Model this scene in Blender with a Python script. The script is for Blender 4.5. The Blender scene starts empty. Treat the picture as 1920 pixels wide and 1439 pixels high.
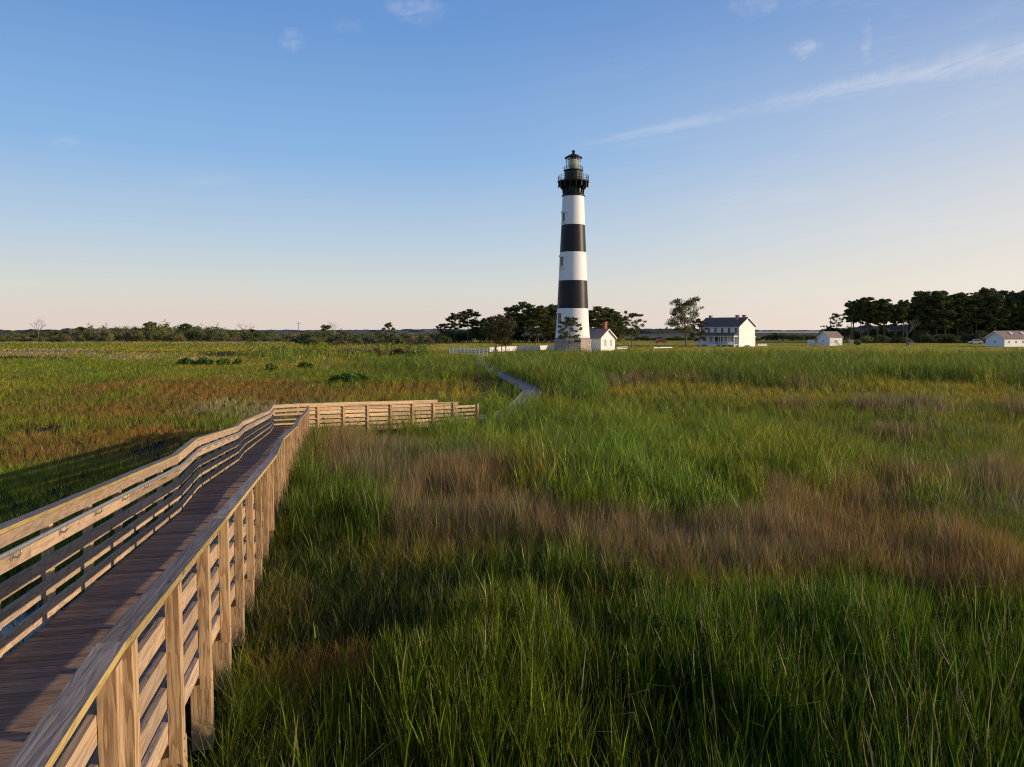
import bpy, math, random
import numpy as np
from mathutils import Vector, Matrix

S = bpy.context.scene
COL = S.collection
R = math.radians

# ------------------------------------------------------------------ camera
H = 5.5                      # eye height above the marsh
FPX = 1500.0                 # focal length in pixels of a 1920 wide frame
PITCH = math.atan(99.5 / FPX)
cam_d = bpy.data.cameras.new('camera')
cam = bpy.data.objects.new('camera', cam_d)
COL.objects.link(cam)
cam.location = (0, 0, H)
cam.rotation_euler = (R(90) - PITCH, 0, 0)
cam_d.sensor_width = 36.0
cam_d.lens = 36.0 * FPX / 1920.0
cam_d.clip_start = 0.05
cam_d.clip_end = 20000
S.camera = cam

# ------------------------------------------------------------------ light
SUN_EL = R(13.0)
SUN_AZ = R(96.0)             # clockwise from +Y: the sun stands to the right
sdir = Vector((math.sin(SUN_AZ) * math.cos(SUN_EL), math.cos(SUN_AZ) * math.cos(SUN_EL), math.sin(SUN_EL)))
sun_d = bpy.data.lights.new('sun', 'SUN')
sun_d.energy = 4.6
sun_d.angle = R(0.6)
sun_d.color = (1.0, 0.77, 0.52)
sun = bpy.data.objects.new('sun', sun_d)
COL.objects.link(sun)
sun.rotation_euler = sdir.to_track_quat('Z', 'Y').to_euler()

w = bpy.data.worlds.new('World')
S.world = w
w.use_nodes = True
WT = w.node_tree
WT.nodes.clear()


class NT:
    """small helper for wiring shader nodes"""
    def __init__(s, tree):
        s.t = tree

    def n(s, typ, **kw):
        o = s.t.nodes.new(typ)
        for k, v in kw.items():
            setattr(o, k, v)
        return o

    def put(s, sock, v):
        if isinstance(v, bpy.types.NodeSocket):
            s.t.links.new(v, sock)
        elif v is not None:
            if isinstance(v, (tuple, list)) and len(v) == 3 and sock.type == 'RGBA':
                v = (*v, 1)
            sock.default_value = v

    def m(s, op, a, b=None, c=None, clamp=False):
        o = s.n('ShaderNodeMath', operation=op, use_clamp=clamp)
        for i, v in enumerate((a, b, c)):
            s.put(o.inputs[i], v)
        return o.outputs[0]

    def mix(s, f, a, b, mode='MIX'):
        o = s.n('ShaderNodeMix', data_type='RGBA', blend_type=mode)
        s.put(o.inputs[0], f); s.put(o.inputs[6], a); s.put(o.inputs[7], b)
        return o.outputs[2]

    def ss(s, v, a, b, x=0.0, y=1.0):
        o = s.n('ShaderNodeMapRange', interpolation_type='SMOOTHSTEP')
        s.put(o.inputs[0], v)
        for i, k in enumerate((a, b, x, y)):
            s.put(o.inputs[i + 1], k)
        return o.outputs[0]

    def noise(s, vec, scale, detail=3, rough=.5, dist=0.0):
        o = s.n('ShaderNodeTexNoise')
        s.put(o.inputs['Vector'], vec)
        o.inputs['Scale'].default_value = scale
        o.inputs['Detail'].default_value = detail
        o.inputs['Roughness'].default_value = rough
        o.inputs['Distortion'].default_value = dist
        return o.outputs[0]

    def comb(s, x, y, z=0.0):
        o = s.n('ShaderNodeCombineXYZ')
        for i, v in enumerate((x, y, z)):
            s.put(o.inputs[i], v)
        return o.outputs[0]

    def sep(s, v):
        o = s.n('ShaderNodeSeparateXYZ')
        s.put(o.inputs[0], v)
        return o.outputs

    def ramp(s, f, stops):
        o = s.n('ShaderNodeValToRGB')
        el = o.color_ramp.elements
        while len(el) < len(stops):
            el.new(.5)
        for e, (p, c) in zip(el, stops):
            e.position = p
            e.color = (*c, 1)
        s.put(o.inputs[0], f)
        return o.outputs[0]


W = NT(WT)
sky = W.n('ShaderNodeTexSky', sky_type='NISHITA')
sky.sun_disc = False
sky.sun_elevation = SUN_EL
sky.sun_rotation = SUN_AZ
sky.altitude = 0
sky.air_density = 1.0
sky.dust_density = 0.8
sky.ozone_density = 2.0
tc = W.n('ShaderNodeTexCoord')
gx, gy, gz = W.sep(tc.outputs['Generated'])
az = W.m('MULTIPLY', W.m('ARCTAN2', gx, gy), 57.2958)
el = W.m('MULTIPLY', W.m('ARCSINE', gz), 57.2958)
# the photograph's evening sky: blue overhead, pale rose towards the horizon
grad = W.ramp(W.m('DIVIDE', el, 60.0, clamp=True), [(0.0000, (0.7605, 0.6514, 0.5776)), (0.0217, (0.7529, 0.6654, 0.6038)), (0.0473, (0.6939, 0.7011, 0.6514)), (0.1033, (0.5029, 0.6308, 0.7605)), (0.1967, (0.2705, 0.4793, 0.7835)), (0.3350, (0.1529, 0.3231, 0.6724)), (0.5833, (0.0685, 0.1812, 0.5149)), (1.0000, (0.0252, 0.0723, 0.2542))])
sunward = W.m('MULTIPLY', W.ss(az, -8.0, 50.0), W.ss(el, 27.0, -4.0, 0.05, .95))
grad = W.mix(sunward, grad, (0.9734, 0.855, 0.7305))
SKY_K = 0.10
nish = W.mix(1.0, sky.outputs[0], (SKY_K, SKY_K, SKY_K), 'MULTIPLY')
base = W.mix(0.95, nish, grad)
# thin cirrus: one long streak rising to the right and a few small wisps
v2 = W.comb(W.m('MULTIPLY', az, .16), W.m('MULTIPLY', W.m('SUBTRACT', el, W.m('MULTIPLY', az, .14)), .9))
n1 = W.noise(v2, 1.3, 6, .62, .6)
n2 = W.noise(v2, 5.0, 4, .6)
n3 = W.noise(W.comb(az, el), 1.1, 6, .65, .5)
nn = W.m('ADD', W.m('MULTIPLY', n1, .7), W.m('MULTIPLY', n2, .3))
line = W.m('ADD', 11.85, W.m('MULTIPLY', az, W.m('SUBTRACT', .2, W.m('MULTIPLY', az, .0021))))
d = W.m('ABSOLUTE', W.m('SUBTRACT', el, line))
wid = W.m('ADD', .12, W.m('MULTIPLY', W.m('MAXIMUM', az, 0.0), .023))
streak = W.m('MULTIPLY', W.ss(W.m('ADD', W.m('DIVIDE', d, wid), W.m('MULTIPLY', W.m('SUBTRACT', n3, .5), 1.6)), 1.4, 0.0), W.ss(az, 2.0, 9.0))
streak = W.m('MULTIPLY', streak, W.ss(nn, .32, .62))
streak = W.m('MULTIPLY', streak, W.ss(az, 3.0, 30.0, .18, .32))
cl = streak
for (a0, e0, ra, re, k) in [(-6.7, 21.1, 1.7, 0.7, 0.42), (-15.0, 18.8, 0.7, 0.6, 0.36), (19.7, 17.9, 0.8, 0.5, 0.6), (23.4, 17.7, 0.3, 1.1, 0.4), (16.6, 20.8, 1.6, 0.5, 0.3), (-28.7, 11.5, 1.0, 0.35, 0.22), (-20.5, 9.9, 1.9, 0.5, 0.17), (-11.4, 20.0, 1.0, 0.4, 0.15)]:
    q = W.m('ADD', W.m('POWER', W.m('DIVIDE', W.m('SUBTRACT', az, a0), ra), 2.0), W.m('POWER', W.m('DIVIDE', W.m('SUBTRACT', el, e0), re), 2.0))
    q = W.m('ADD', q, W.m('MULTIPLY', W.m('SUBTRACT', n3, .5), 5.0))
    b = W.m('MULTIPLY', W.m('MULTIPLY', W.ss(q, 2.2, -1.2), W.ss(nn, .30, .62)), k * .6)
    cl = W.m('ADD', cl, b)
veil = W.m('MULTIPLY', W.ss(W.noise(v2, .55, 5, .6, .4), .5, .75), W.m('MULTIPLY', W.ss(az, -5.0, 25.0), .12))
cl = W.m('ADD', cl, veil, clamp=True)
base = W.mix(cl, base, (.86, .84, .86))
bg = W.n('ShaderNodeBackground')
W.put(bg.inputs[0], base)
bg.inputs[1].default_value = 1.0
wo = W.n('ShaderNodeOutputWorld')
WT.links.new(bg.outputs[0], wo.inputs[0])

S.view_settings.view_transform = 'Standard'
S.view_settings.look = 'None'
S.view_settings.exposure = 0.0
S.view_settings.gamma = 1.0
S.cycles.pixel_filter_type = 'BLACKMAN_HARRIS'
S.cycles.filter_width = 1.15
S.cycles.max_bounces = 5
S.cycles.diffuse_bounces = 2
S.cycles.transmission_bounces = 4
S.cycles.transparent_max_bounces = 6

# ------------------------------------------------------------------ camera-space measuring (pixels of the 1920 wide photograph)
CP, SP = math.cos(PITCH), math.sin(PITCH)


def ray(px, py):
    v = 719.5 - py
    Y = FPX * CP + v * SP
    return (px - 960.0) / Y, (-FPX * SP + v * CP) / Y


def AT(px, py, Y):
    u, z = ray(px, py)
    return Vector((u * Y, Y, H + z * Y))


def G(px, py, z=0.0):
    u, k = ray(px, py)
    Y = (z - H) / k
    return Vector((u * Y, Y, z))


def XA(px, Y, py=640):
    return ray(px, py)[0] * Y


def proj(x, y, z):
    dz = z - H
    dep = y * CP - dz * SP
    up = y * SP + dz * CP
    return 960 + FPX * x / dep, 719.5 - FPX * up / dep


# ------------------------------------------------------------------ numpy noise
def vnoise(x, y, seed=0):
    xi = np.floor(x).astype(np.int64); yi = np.floor(y).astype(np.int64)
    fx = x - xi; fy = y - yi
    fx = fx * fx * (3 - 2 * fx); fy = fy * fy * (3 - 2 * fy)

    def h(a, b):
        n = (a * 374761393 + b * 668265263 + seed * 974634777) & 0x7fffffff
        n = ((n ^ (n >> 13)) * 1274126177) & 0x7fffffff
        return ((n ^ (n >> 16)) & 0xffff) / 65535.0
    return (h(xi, yi) * (1 - fx) + h(xi + 1, yi) * fx) * (1 - fy) + (h(xi, yi + 1) * (1 - fx) + h(xi + 1, yi + 1) * fx) * fy


def fbm(x, y, seed=0, o=4):
    r = 0; a = .5; t = 0
    for i in range(o):
        r = r + a * vnoise(x * 2 ** i, y * 2 ** i, seed + i * 17); t += a; a *= .5
    return r / t


def sst(x, a, b):
    t = np.clip((x - a) / (b - a), 0, 1)
    return t * t * (3 - 2 * t)


# ------------------------------------------------------------------ object helpers
def tag(o, label=None, cat=None, group=None, kind=None):
    if label: o['label'] = label
    if cat: o['category'] = cat
    if group: o['group'] = group
    if kind: o['kind'] = kind
    return o


def empty(name, loc, rz=0.0, label=None, cat=None, group=None):
    o = bpy.data.objects.new(name, None)
    COL.objects.link(o)
    o.location = loc; o.rotation_euler = (0, 0, rz)
    o.empty_display_size = .3
    return tag(o, label, cat, group)


def add_obj(name, me, parent=None):
    o = bpy.data.objects.new(name, me)
    COL.objects.link(o)
    if parent is not None: o.parent = parent
    return o


def dup(root, loc, rz=0.0, sc=1.0, label=None, group=None):
    r = root.copy(); COL.objects.link(r)
    r.location = loc; r.rotation_euler = (0, 0, rz)
    r.scale = sc if isinstance(sc, tuple) else (sc, sc, sc)
    if label: r['label'] = label
    if group: r['group'] = group
    for ch in list(root.children):
        c = ch.copy(); COL.objects.link(c); c.parent = r
        for g in ch.children:
            e = g.copy(); COL.objects.link(e); e.parent = c
    return r


class MB:
    """collects shapes and links them as ONE mesh object"""
    def __init__(s):
        s.v = []; s.f = []; s.bc = []; s.mi = []; s.sm = []

    def quadbox(s, c8, along=0, lid=None, mi=0, L=None):
        """box from 8 corners: bottom loop 0-3, top loop 4-7; corner 0->1 is the long axis"""
        lid = random.random() * 50 if lid is None else lid
        c8 = [Vector(c) for c in c8]
        ax = (c8[1] - c8[0]); LL = ax.length
        if LL < 1e-9: return
        ax = ax / LL
        t0 = random.random() * 9
        faces = ((0, 3, 2, 1), (4, 5, 6, 7), (0, 1, 5, 4), (1, 2, 6, 5), (2, 3, 7, 6), (3, 0, 4, 7))
        for k, fc in enumerate(faces):
            b = len(s.v)
            o = c8[fc[0]]
            for i in fc:
                s.v.append(c8[i])
                dd = c8[i] - c8[0]
                al = dd.dot(ax)
                ac = (dd - ax * al).length if k in (0, 1, 2, 4) else dd.length
                if k in (0, 1):
                    e = c8[3] - c8[0]; ac = dd.dot(e.normalized()) if e.length > 0 else 0
                elif k in (2, 4):
                    e = c8[4] - c8[0]; ac = dd.dot(e.normalized()) if e.length > 0 else 0
                s.bc.append((al + t0, ac + k * .37, lid))
            s.f.append((b, b + 1, b + 2, b + 3)); s.mi.append(mi[k] if isinstance(mi, tuple) else mi); s.sm.append(False)

    def box(s, x0, y0, z0, x1, y1, z1, mi=0, lid=None, axis='x'):
        c = [(x0, y0, z0), (x1, y0, z0), (x1, y1, z0), (x0, y1, z0), (x0, y0, z1), (x1, y0, z1), (x1, y1, z1), (x0, y1, z1)]
        if axis == 'y':
            c = [c[i] for i in (1, 2, 3, 0, 5, 6, 7, 4)]
        if axis == 'z':
            c = [c[i] for i in (0, 4, 7, 3, 1, 5, 6, 2)]
            c = [c[i] for i in (0, 1, 2, 3, 4, 5, 6, 7)]
            # keep outward winding
            c = [c[3], c[2], c[1], c[0], c[7], c[6], c[5], c[4]]
        s.quadbox(c, mi=mi, lid=lid)

    def poly(s, pts, mi=0, sm=False):
        b = len(s.v)
        for p in pts:
            s.v.append(Vector(p)); s.bc.append((p[0], p[1] + p[2], 0))
        s.f.append(tuple(range(b, b + len(pts)))); s.mi.append(mi); s.sm.append(sm)

    def prism(s, pts, d, mi=0):
        """closed prism: polygon pts (ccw seen from outside of d) extruded by vector d"""
        d = Vector(d); a = [Vector(p) for p in pts]; b = [p + d for p in a]
        s.poly(list(reversed(a)), mi); s.poly(b, mi)
        n = len(a)
        for i in range(n):
            j = (i + 1) % n
            s.poly([a[i], a[j], b[j], b[i]], mi)

    def lathe(s, prof, n=32, mi=0, cx=0, cy=0, sm=True, ph=0.0, cap0=True, cap1=True):
        b = len(s.v)
        for r, z in prof:
            for k in range(n):
                a = ph + 2 * math.pi * k / n
                s.v.append(Vector((cx + r * math.cos(a), cy + r * math.sin(a), z))); s.bc.append((z, a * r, 0))
        for i in range(len(prof) - 1):
            for k in range(n):
                k2 = (k + 1) % n
                s.f.append((b + i * n + k, b + i * n + k2, b + (i + 1) * n + k2, b + (i + 1) * n + k)); s.mi.append(mi); s.sm.append(sm)
        if cap0: s.f.append(tuple(b + k for k in reversed(range(n)))); s.mi.append(mi); s.sm.append(False)
        if cap1:
            t = b + (len(prof) - 1) * n
            s.f.append(tuple(t + k for k in range(n))); s.mi.append(mi); s.sm.append(False)

    def tube(s, pts, r, n=8, mi=0, sm=True):
        pts = [Vector(p) for p in pts]
        if not isinstance(r, (list, tuple)): r = [r] * len(pts)
        b = len(s.v); up0 = None
        for i, p in enumerate(pts):
            t = (pts[min(i + 1, len(pts) - 1)] - pts[max(i - 1, 0)])
            if t.length < 1e-9: t = Vector((0, 0, 1))
            t.normalize()
            up = Vector((0, 0, 1)) if abs(t.z) < .95 else Vector((1, 0, 0))
            if up0 is not None: up = up0
            sx = t.cross(up)
            if sx.length < 1e-4: sx = t.cross(Vector((0, 1, 0)))
            sx.normalize(); sy = sx.cross(t).normalized(); up0 = sy
            for k in range(n):
                a = 2 * math.pi * k / n
                s.v.append(p + (sx * math.cos(a) + sy * math.sin(a)) * r[i]); s.bc.append((p.z * .5 + i * .3, a * r[i], b * .1))
        for i in range(len(pts) - 1):
            for k in range(n):
                k2 = (k + 1) % n
                s.f.append((b + i * n + k, b + i * n + k2, b + (i + 1) * n + k2, b + (i + 1) * n + k)); s.mi.append(mi); s.sm.append(sm)
        s.f.append(tuple(b + k for k in reversed(range(n)))); s.mi.append(mi); s.sm.append(False)
        t = b + (len(pts) - 1) * n
        s.f.append(tuple(t + k for k in range(n))); s.mi.append(mi); s.sm.append(False)

    def mesh(s, name, mats):
        me = bpy.data.meshes.new(name)
        me.from_pydata([tuple(v) for v in s.v], [], s.f)
        for m in (mats if isinstance(mats, (list, tuple)) else [mats]):
            me.materials.append(m)
        me.polygons.foreach_set('material_index', s.mi)
        me.polygons.foreach_set('use_smooth', s.sm)
        at = me.attributes.new('bc', 'FLOAT_VECTOR', 'POINT')
        at.data.foreach_set('vector', np.array(s.bc, dtype=np.float32).ravel())
        me.update()
        return me

    def build(s, name, mats, parent=None):
        return add_obj(name, s.mesh(name, mats), parent)


def soup(name, V, F3, mat, colr=None):
    """fast mesh from numpy arrays: V (n,3), F3 (m,3)"""
    me = bpy.data.meshes.new(name)
    me.vertices.add(len(V)); me.vertices.foreach_set('co', np.ascontiguousarray(V, dtype=np.float32).ravel())
    me.loops.add(len(F3) * 3); me.loops.foreach_set('vertex_index', np.ascontiguousarray(F3, dtype=np.int32).ravel())
    me.polygons.add(len(F3)); me.polygons.foreach_set('loop_start', np.arange(0, len(F3) * 3, 3, dtype=np.int32))
    me.polygons.foreach_set('loop_total', np.full(len(F3), 3, dtype=np.int32))
    if colr is not None:
        a = me.attributes.new('tint', 'FLOAT_COLOR', 'POINT')
        c = np.ones((len(V), 4), dtype=np.float32); c[:, :3] = colr
        a.data.foreach_set('color', c.ravel())
    me.materials.append(mat)
    me.update(calc_edges=True)
    return me


# ------------------------------------------------------------------ materials
def new_mat(name):
    m = bpy.data.materials.new(name); m.use_nodes = True
    m.node_tree.nodes.clear()
    return m, NT(m.node_tree)


def out(N, sh):
    o = N.n('ShaderNodeOutputMaterial'); N.t.links.new(sh, o.inputs[0])


def princ(N, col, rough=.7, metal=0.0, spec=.5, bump=None, bs=.3, bd=.02):
    p = N.n('ShaderNodeBsdfPrincipled')
    N.put(p.inputs['Base Color'], col); N.put(p.inputs['Roughness'], rough)
    N.put(p.inputs['Metallic'], metal); N.put(p.inputs['Specular IOR Level'], spec)
    if bump is not None:
        b = N.n('ShaderNodeBump'); b.inputs['Strength'].default_value = bs; b.inputs['Distance'].default_value = bd
        N.put(b.inputs['Height'], bump); N.t.links.new(b.outputs[0], p.inputs['Normal'])
    return p.outputs[0]


def simple(name, col, rough=.7, metal=0.0, var=.12, scale=3.0, bump=.0, spec=.5):
    m, N = new_mat(name)
    t = N.n('ShaderNodeTexCoord').outputs['Object']
    n = N.noise(t, scale, 5, .6)
    k = N.ss(n, .3, .7, 1 - var, 1 + var)
    c = N.mix(1.0, col, N.comb(k, k, k), 'MULTIPLY')
    out(N, princ(N, c, rough, metal, spec, n if bump else None, bump, .05))
    return m


def wood(name, light, dark, grey, greyamt, rough=.75, spec=.2):
    m, N = new_mat(name)
    at = N.n('ShaderNodeAttribute', attribute_name='bc').outputs['Vector']
    x, y, z = N.sep(at)
    v1 = N.comb(N.m('MULTIPLY', x, 1.6), N.m('MULTIPLY', y, 38.0), z)
    v2 = N.comb(N.m('MULTIPLY', x, .9), N.m('MULTIPLY', y, 7.0), z)
    g1 = N.noise(v1, 1.0, 4, .6)
    lo = N.noise(v2, 1.0, 3, .5)
    rings = N.m('FRACT', N.m('MULTIPLY', N.m('ADD', lo, N.m('MULTIPLY', g1, .05)), 9.0))
    rings = N.m('MULTIPLY', N.ss(rings, .35, .85), N.ss(rings, 1.0, .93))
    tint = N.n('ShaderNodeTexWhiteNoise', noise_dimensions='1D'); N.put(tint.inputs['W'], z)
    tv = tint.outputs['Value']
    c = N.mix(N.m('ADD', N.m('MULTIPLY', rings, .75), N.m('MULTIPLY', N.ss(g1, .35, .7), .45), clamp=True), light, dark)
    ga = N.m('MULTIPLY', N.ss(N.noise(N.comb(N.m('MULTIPLY', x, .7), N.m('MULTIPLY', y, 5.0), z), 1.0, 4, .6), .35, .65, .4, 1.0), greyamt)
    gk = N.ss(g1, .32, .68, .5, 1.3)
    gc = N.mix(1.0, grey, N.comb(gk, gk, gk), 'MULTIPLY')
    c = N.mix(ga, c, gc)
    vo = N.n('ShaderNodeTexVoronoi', feature='F1'); N.put(vo.inputs['Vector'], N.comb(N.m('MULTIPLY', x, 1.7), N.m('MULTIPLY', y, 8.0), z)); vo.inputs['Scale'].default_value = 1.0
    kn = N.ss(vo.outputs['Distance'], .11, .05)
    c = N.mix(N.m('MULTIPLY', kn, .75), c, (.09, .05, .03))
    bk = N.m('ADD', .70, N.m('MULTIPLY', tv, .58))
    c = N.mix(1.0, c, N.comb(bk, N.m('MULTIPLY', bk, .99), N.m('MULTIPLY', bk, .97)), 'MULTIPLY')
    hgt = N.m('SUBTRACT', N.m('MULTIPLY', g1, .8), N.m('MULTIPLY', rings, .2))
    st_ = N.ss(N.noise(N.comb(N.m('MULTIPLY', x, 2.2), N.m('MULTIPLY', y, 9.0), N.m('MULTIPLY', z, 3.0)), 1.0, 5, .7), .52, .72)
    c = N.mix(N.m('MULTIPLY', st_, .3), c, (.10, .075, .055))
    out(N, princ(N, c, rough, 0, spec, hgt, .8, .006))
    return m


def foliage(name, trans=.3, rough=.5, spec=.4, col=None):
    m, N = new_mat(name)
    if col is None:
        c = N.n('ShaderNodeAttribute', attribute_name='tint').outputs['Color']
    else:
        oi = N.n('ShaderNodeObjectInfo').outputs['Random']
        a = N.n('ShaderNodeAttribute', attribute_name='tint').outputs['Color']
        c = N.mix(1.0, a, N.mix(oi, (.75, .85, .8), (1.2, 1.1, .95)), 'MULTIPLY')
    p = princ(N, c, rough, 0, spec)
    tr = N.n('ShaderNodeBsdfTranslucent'); N.put(tr.inputs[0], N.mix(1.0, c, (1.15, 1.1, .6), 'MULTIPLY'))
    ms = N.n('ShaderNodeMixShader'); ms.inputs[0].default_value = trans
    N.t.links.new(p, ms.inputs[1]); N.t.links.new(tr.outputs[0], ms.inputs[2])
    out(N, ms.outputs[0])
    return m


M = {}
M['post'] = wood('post_wood', (.60, .42, .225), (.32, .18, .08), (.34, .26, .185), .35)
M['rail'] = wood('rail_wood', (.60, .43, .265), (.33, .215, .125), (.35, .285, .23), .55)
M['cap'] = wood('cap_wood', (.36, .28, .19), (.20, .15, .10), (.27, .23, .20), .95)
M['capedge'] = wood('cap_edge_wood', (.50, .38, .14), (.34, .24, .08), (.38, .30, .16), .3)
M['newrail'] = wood('pale_rail_wood', (.66, .49, .29), (.46, .30, .16), (.42, .34, .26), .2)
M['deck'] = wood('deck_wood', (.44, .30, .20), (.22, .145, .095), (.26, .19, .15), .5, .85, .06)
M['greydeck'] = wood('grey_path_wood', (.46, .36, .27), (.29, .22, .17), (.36, .31, .26), .6)
M['grass'] = foliage('grass_blades', .34, .5, .28)
M['needle'] = foliage('pine_needles', .12, .6, .3, col=1)
M['leaf'] = foliage('shrub_leaves', .2, .6, .3, col=1)
M['bark'] = simple('bark', (.17, .115, .08), .9, var=.35, scale=4, bump=.4)
M['deadwood'] = simple('dead_wood', (.20, .165, .14), .9, var=.25, scale=4)
M['white'] = simple('white_paint', (.80, .79, .77), .55, var=.05, scale=1.2)
m, N = new_mat('white_masonry_paint')
t = N.n('ShaderNodeTexCoord').outputs['Object']
x, y, z = N.sep(t)
ang = N.m('ARCTAN2', y, x)
crs = N.m('FRACT', N.m('MULTIPLY', z, 2.4))
st = N.noise(N.comb(N.m('MULTIPLY', ang, 7.0), N.m('MULTIPLY', z, .15)), 1.0, 5, .65)
c = N.mix(N.m('MULTIPLY', N.ss(st, .48, .8), .35), (.80, .795, .79), (.62, .57, .50))
out(N, princ(N, c, .55, 0, .4, N.ss(crs, 0.0, .12), .25, .03)); M['towerwhite'] = m
M['metal'] = simple('galvanised_pipe', (.36, .35, .33), .45, .5, var=.12, scale=20)
M['glass'] = simple('window_glass', (.05, .06, .075), .12, var=.1)
M['black'] = simple('black_iron_paint', (.016, .016, .017), .4, var=.2, scale=1.5, spec=.3)
M['darkgrey'] = simple('dark_shingles', (.20, .15, .12), .95, var=.25, scale=2.5, spec=.1)
M['brownroof'] = simple('brown_shingles', (.30, .21, .175), .85, var=.3, scale=3)
M['shutter'] = simple('dark_trim', (.05, .055, .06), .6)
M['pane'] = simple('grey_sash', (.28, .29, .31), .4)
M['carpaint'] = simple('red_car_paint', (.22, .010, .016), .25, var=.05)
M['rubber'] = simple('rubber', (.02, .02, .02), .8)
M['tan'] = simple('tan_board', (.42, .33, .22), .8)

# brick (chimneys)
m, N = new_mat('red_brick')
b = N.n('ShaderNodeTexBrick'); N.put(b.inputs['Vector'], N.n('ShaderNodeTexCoord').outputs['Object'])
b.inputs['Color1'].default_value = (.33, .09, .05, 1); b.inputs['Color2'].default_value = (.25, .07, .045, 1); b.inputs['Mortar'].default_value = (.35, .28, .22, 1)
b.inputs['Scale'].default_value = 3.0; b.inputs['Mortar Size'].default_value = .03
out(N, princ(N, b.outputs[0], .85)); M['brick'] = m

# black tower bands with the courses and runs of weathering the photograph shows
m, N = new_mat('black_masonry_paint')
t = N.n('ShaderNodeTexCoord').outputs['Object']
x, y, z = N.sep(t)
ang = N.m('ARCTAN2', y, x)
st = N.noise(N.comb(N.m('MULTIPLY', ang, 9.0), N.m('MULTIPLY', z, .12)), 1.0, 5, .65)
sp = N.noise(t, 2.2, 5, .7)
c = N.mix(N.m('MULTIPLY', N.ss(st, .45, .75), N.ss(sp, .35, .7)), (.016, .016, .019), (.07, .055, .04))
out(N, princ(N, c, .42, 0, .22)); M['towerblack'] = m

# granite ashlar of the plinth
m, N = new_mat('granite_blocks')
t = N.n('ShaderNodeTexCoord').outputs['Object']
x, y, z = N.sep(t)
br = N.n('ShaderNodeTexBrick'); N.put(br.inputs['Vector'], N.comb(N.m('MULTIPLY', N.m('ARCTAN2', y, x), 4.3), z))
br.inputs['Color1'].default_value = (.50, .43, .37, 1); br.inputs['Color2'].default_value = (.38, .33, .29, 1); br.inputs['Mortar'].default_value = (.10, .085, .075, 1)
br.inputs['Scale'].default_value = 1.0; br.inputs['Mortar Size'].default_value = .035; br.inputs['Brick Width'].default_value = 1.1; br.inputs['Row Height'].default_value = .52
nz = N.noise(t, 4.0, 5, .65)
k = N.ss(nz, .25, .75, .7, 1.3)
out(N, princ(N, N.mix(1.0, br.outputs[0], N.comb(k, k, k), 'MULTIPLY'), .85, 0, .3, nz, .5, .08)); M['granite'] = m

# clear lantern glass and lens
m, N = new_mat('lantern_glass')
gl = N.n('ShaderNodeBsdfGlossy'); gl.inputs['Roughness'].default_value = .03; gl.inputs[0].default_value = (.9, .95, .9, 1)
tp = N.n('ShaderNodeBsdfTransparent'); tp.inputs[0].default_value = (.93, .96, .93, 1)
ms = N.n('ShaderNodeMixShader'); lw = N.n('ShaderNodeLayerWeight'); lw.inputs[0].default_value = .35
N.put(ms.inputs[0], lw.outputs['Facing']); N.t.links.new(tp.outputs[0], ms.inputs[1]); N.t.links.new(gl.outputs[0], ms.inputs[2])
out(N, ms.outputs[0]); M['lanternglass'] = m
m, N = new_mat('lens_glass')
gl = N.n('ShaderNodeBsdfGlossy'); gl.inputs['Roughness'].default_value = .22; gl.inputs[0].default_value = (.92, .92, .80, 1)
df = N.n('ShaderNodeBsdfDiffuse'); df.inputs[0].default_value = (.68, .66, .50, 1)
ms = N.n('ShaderNodeMixShader'); ms.inputs[0].default_value = .5
N.t.links.new(gl.outputs[0], ms.inputs[1]); N.t.links.new(df.outputs[0], ms.inputs[2])
out(N, ms.outputs[0]); M['lens'] = m

# ground
m, N = new_mat('marsh_ground')
a = N.n('ShaderNodeAttribute', attribute_name='tint').outputs['Color']
t = N.n('ShaderNodeTexCoord').outputs['Object']
n1 = N.noise(t, .35, 6, .7); n2 = N.noise(t, 2.5, 4, .7)
k = N.m('MULTIPLY', N.ss(n1, .25, .75, .75, 1.25), N.ss(n2, .2, .8, .75, 1.25))
out(N, princ(N, N.mix(1.0, a, N.comb(k, k, k), 'MULTIPLY'), .95, 0, .1, n2, .6, .15)); M['ground'] = m
m, N = new_mat('water')
t = N.n('ShaderNodeTexCoord').outputs['Object']
out(N, princ(N, (.025, .03, .035), .08, 0, .5, N.noise(t, 2.0, 3), .15, .02)); M['water'] = m

# ------------------------------------------------------------------ the course of the boardwalk
BL = lambda Y: -2.75 - .23 * Y            # left rail, main run
BR = lambda Y: -1.05 - .23 * Y            # right rail
PROF = [(-6, 1.40), (3.5, 1.40), (14.1, 2.20), (16.2, 2.20), (23.5, 2.82), (25.1, 2.84), (36.5, 3.63), (42, 3.63)]
CAPH = 1.07
LAWN = .55                   # height of the mown lawn round the station


def prof(Y):
    for (a, ra), (b, rb) in zip(PROF, PROF[1:]):
        if Y <= b: return ra + (rb - ra) * (Y - a) / (b - a)
    return PROF[-1][1]


def dz1(Y): return H - prof(Y) - CAPH       # deck height, main run


CL = Vector((BL(39.55), 39.55)); CR = Vector((BR(38.25), 38.25))
D2 = Vector((math.cos(R(44.5)), math.sin(R(44.5)))); N2 = Vector((-D2.y, D2.x))
LEN2 = 11.2
CR2 = CR
CLF = CR + N2 * 1.72                     # line of the far rail of the second run
Z2A, Z2B = H - 3.63 - CAPH, H - 4.03 - CAPH
dz2 = lambda s: Z2A + (Z2B - Z2A) * max(0, min(1, s / 10.2))
END2 = CR + D2 * 10.3
LOWZ = .25
LOW = [Vector((-2.75, 46.6)), Vector((-1.0, 48.2)), Vector((.35, 52.5)), Vector((1.05, 60)), Vector((1.8, 69)), Vector((.95, 77)), Vector((-.2, 86)), Vector((-2.4, 102)), Vector((-4.2, 118)), Vector((-5.6, 135)), Vector((-6.2, 152))]


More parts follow.
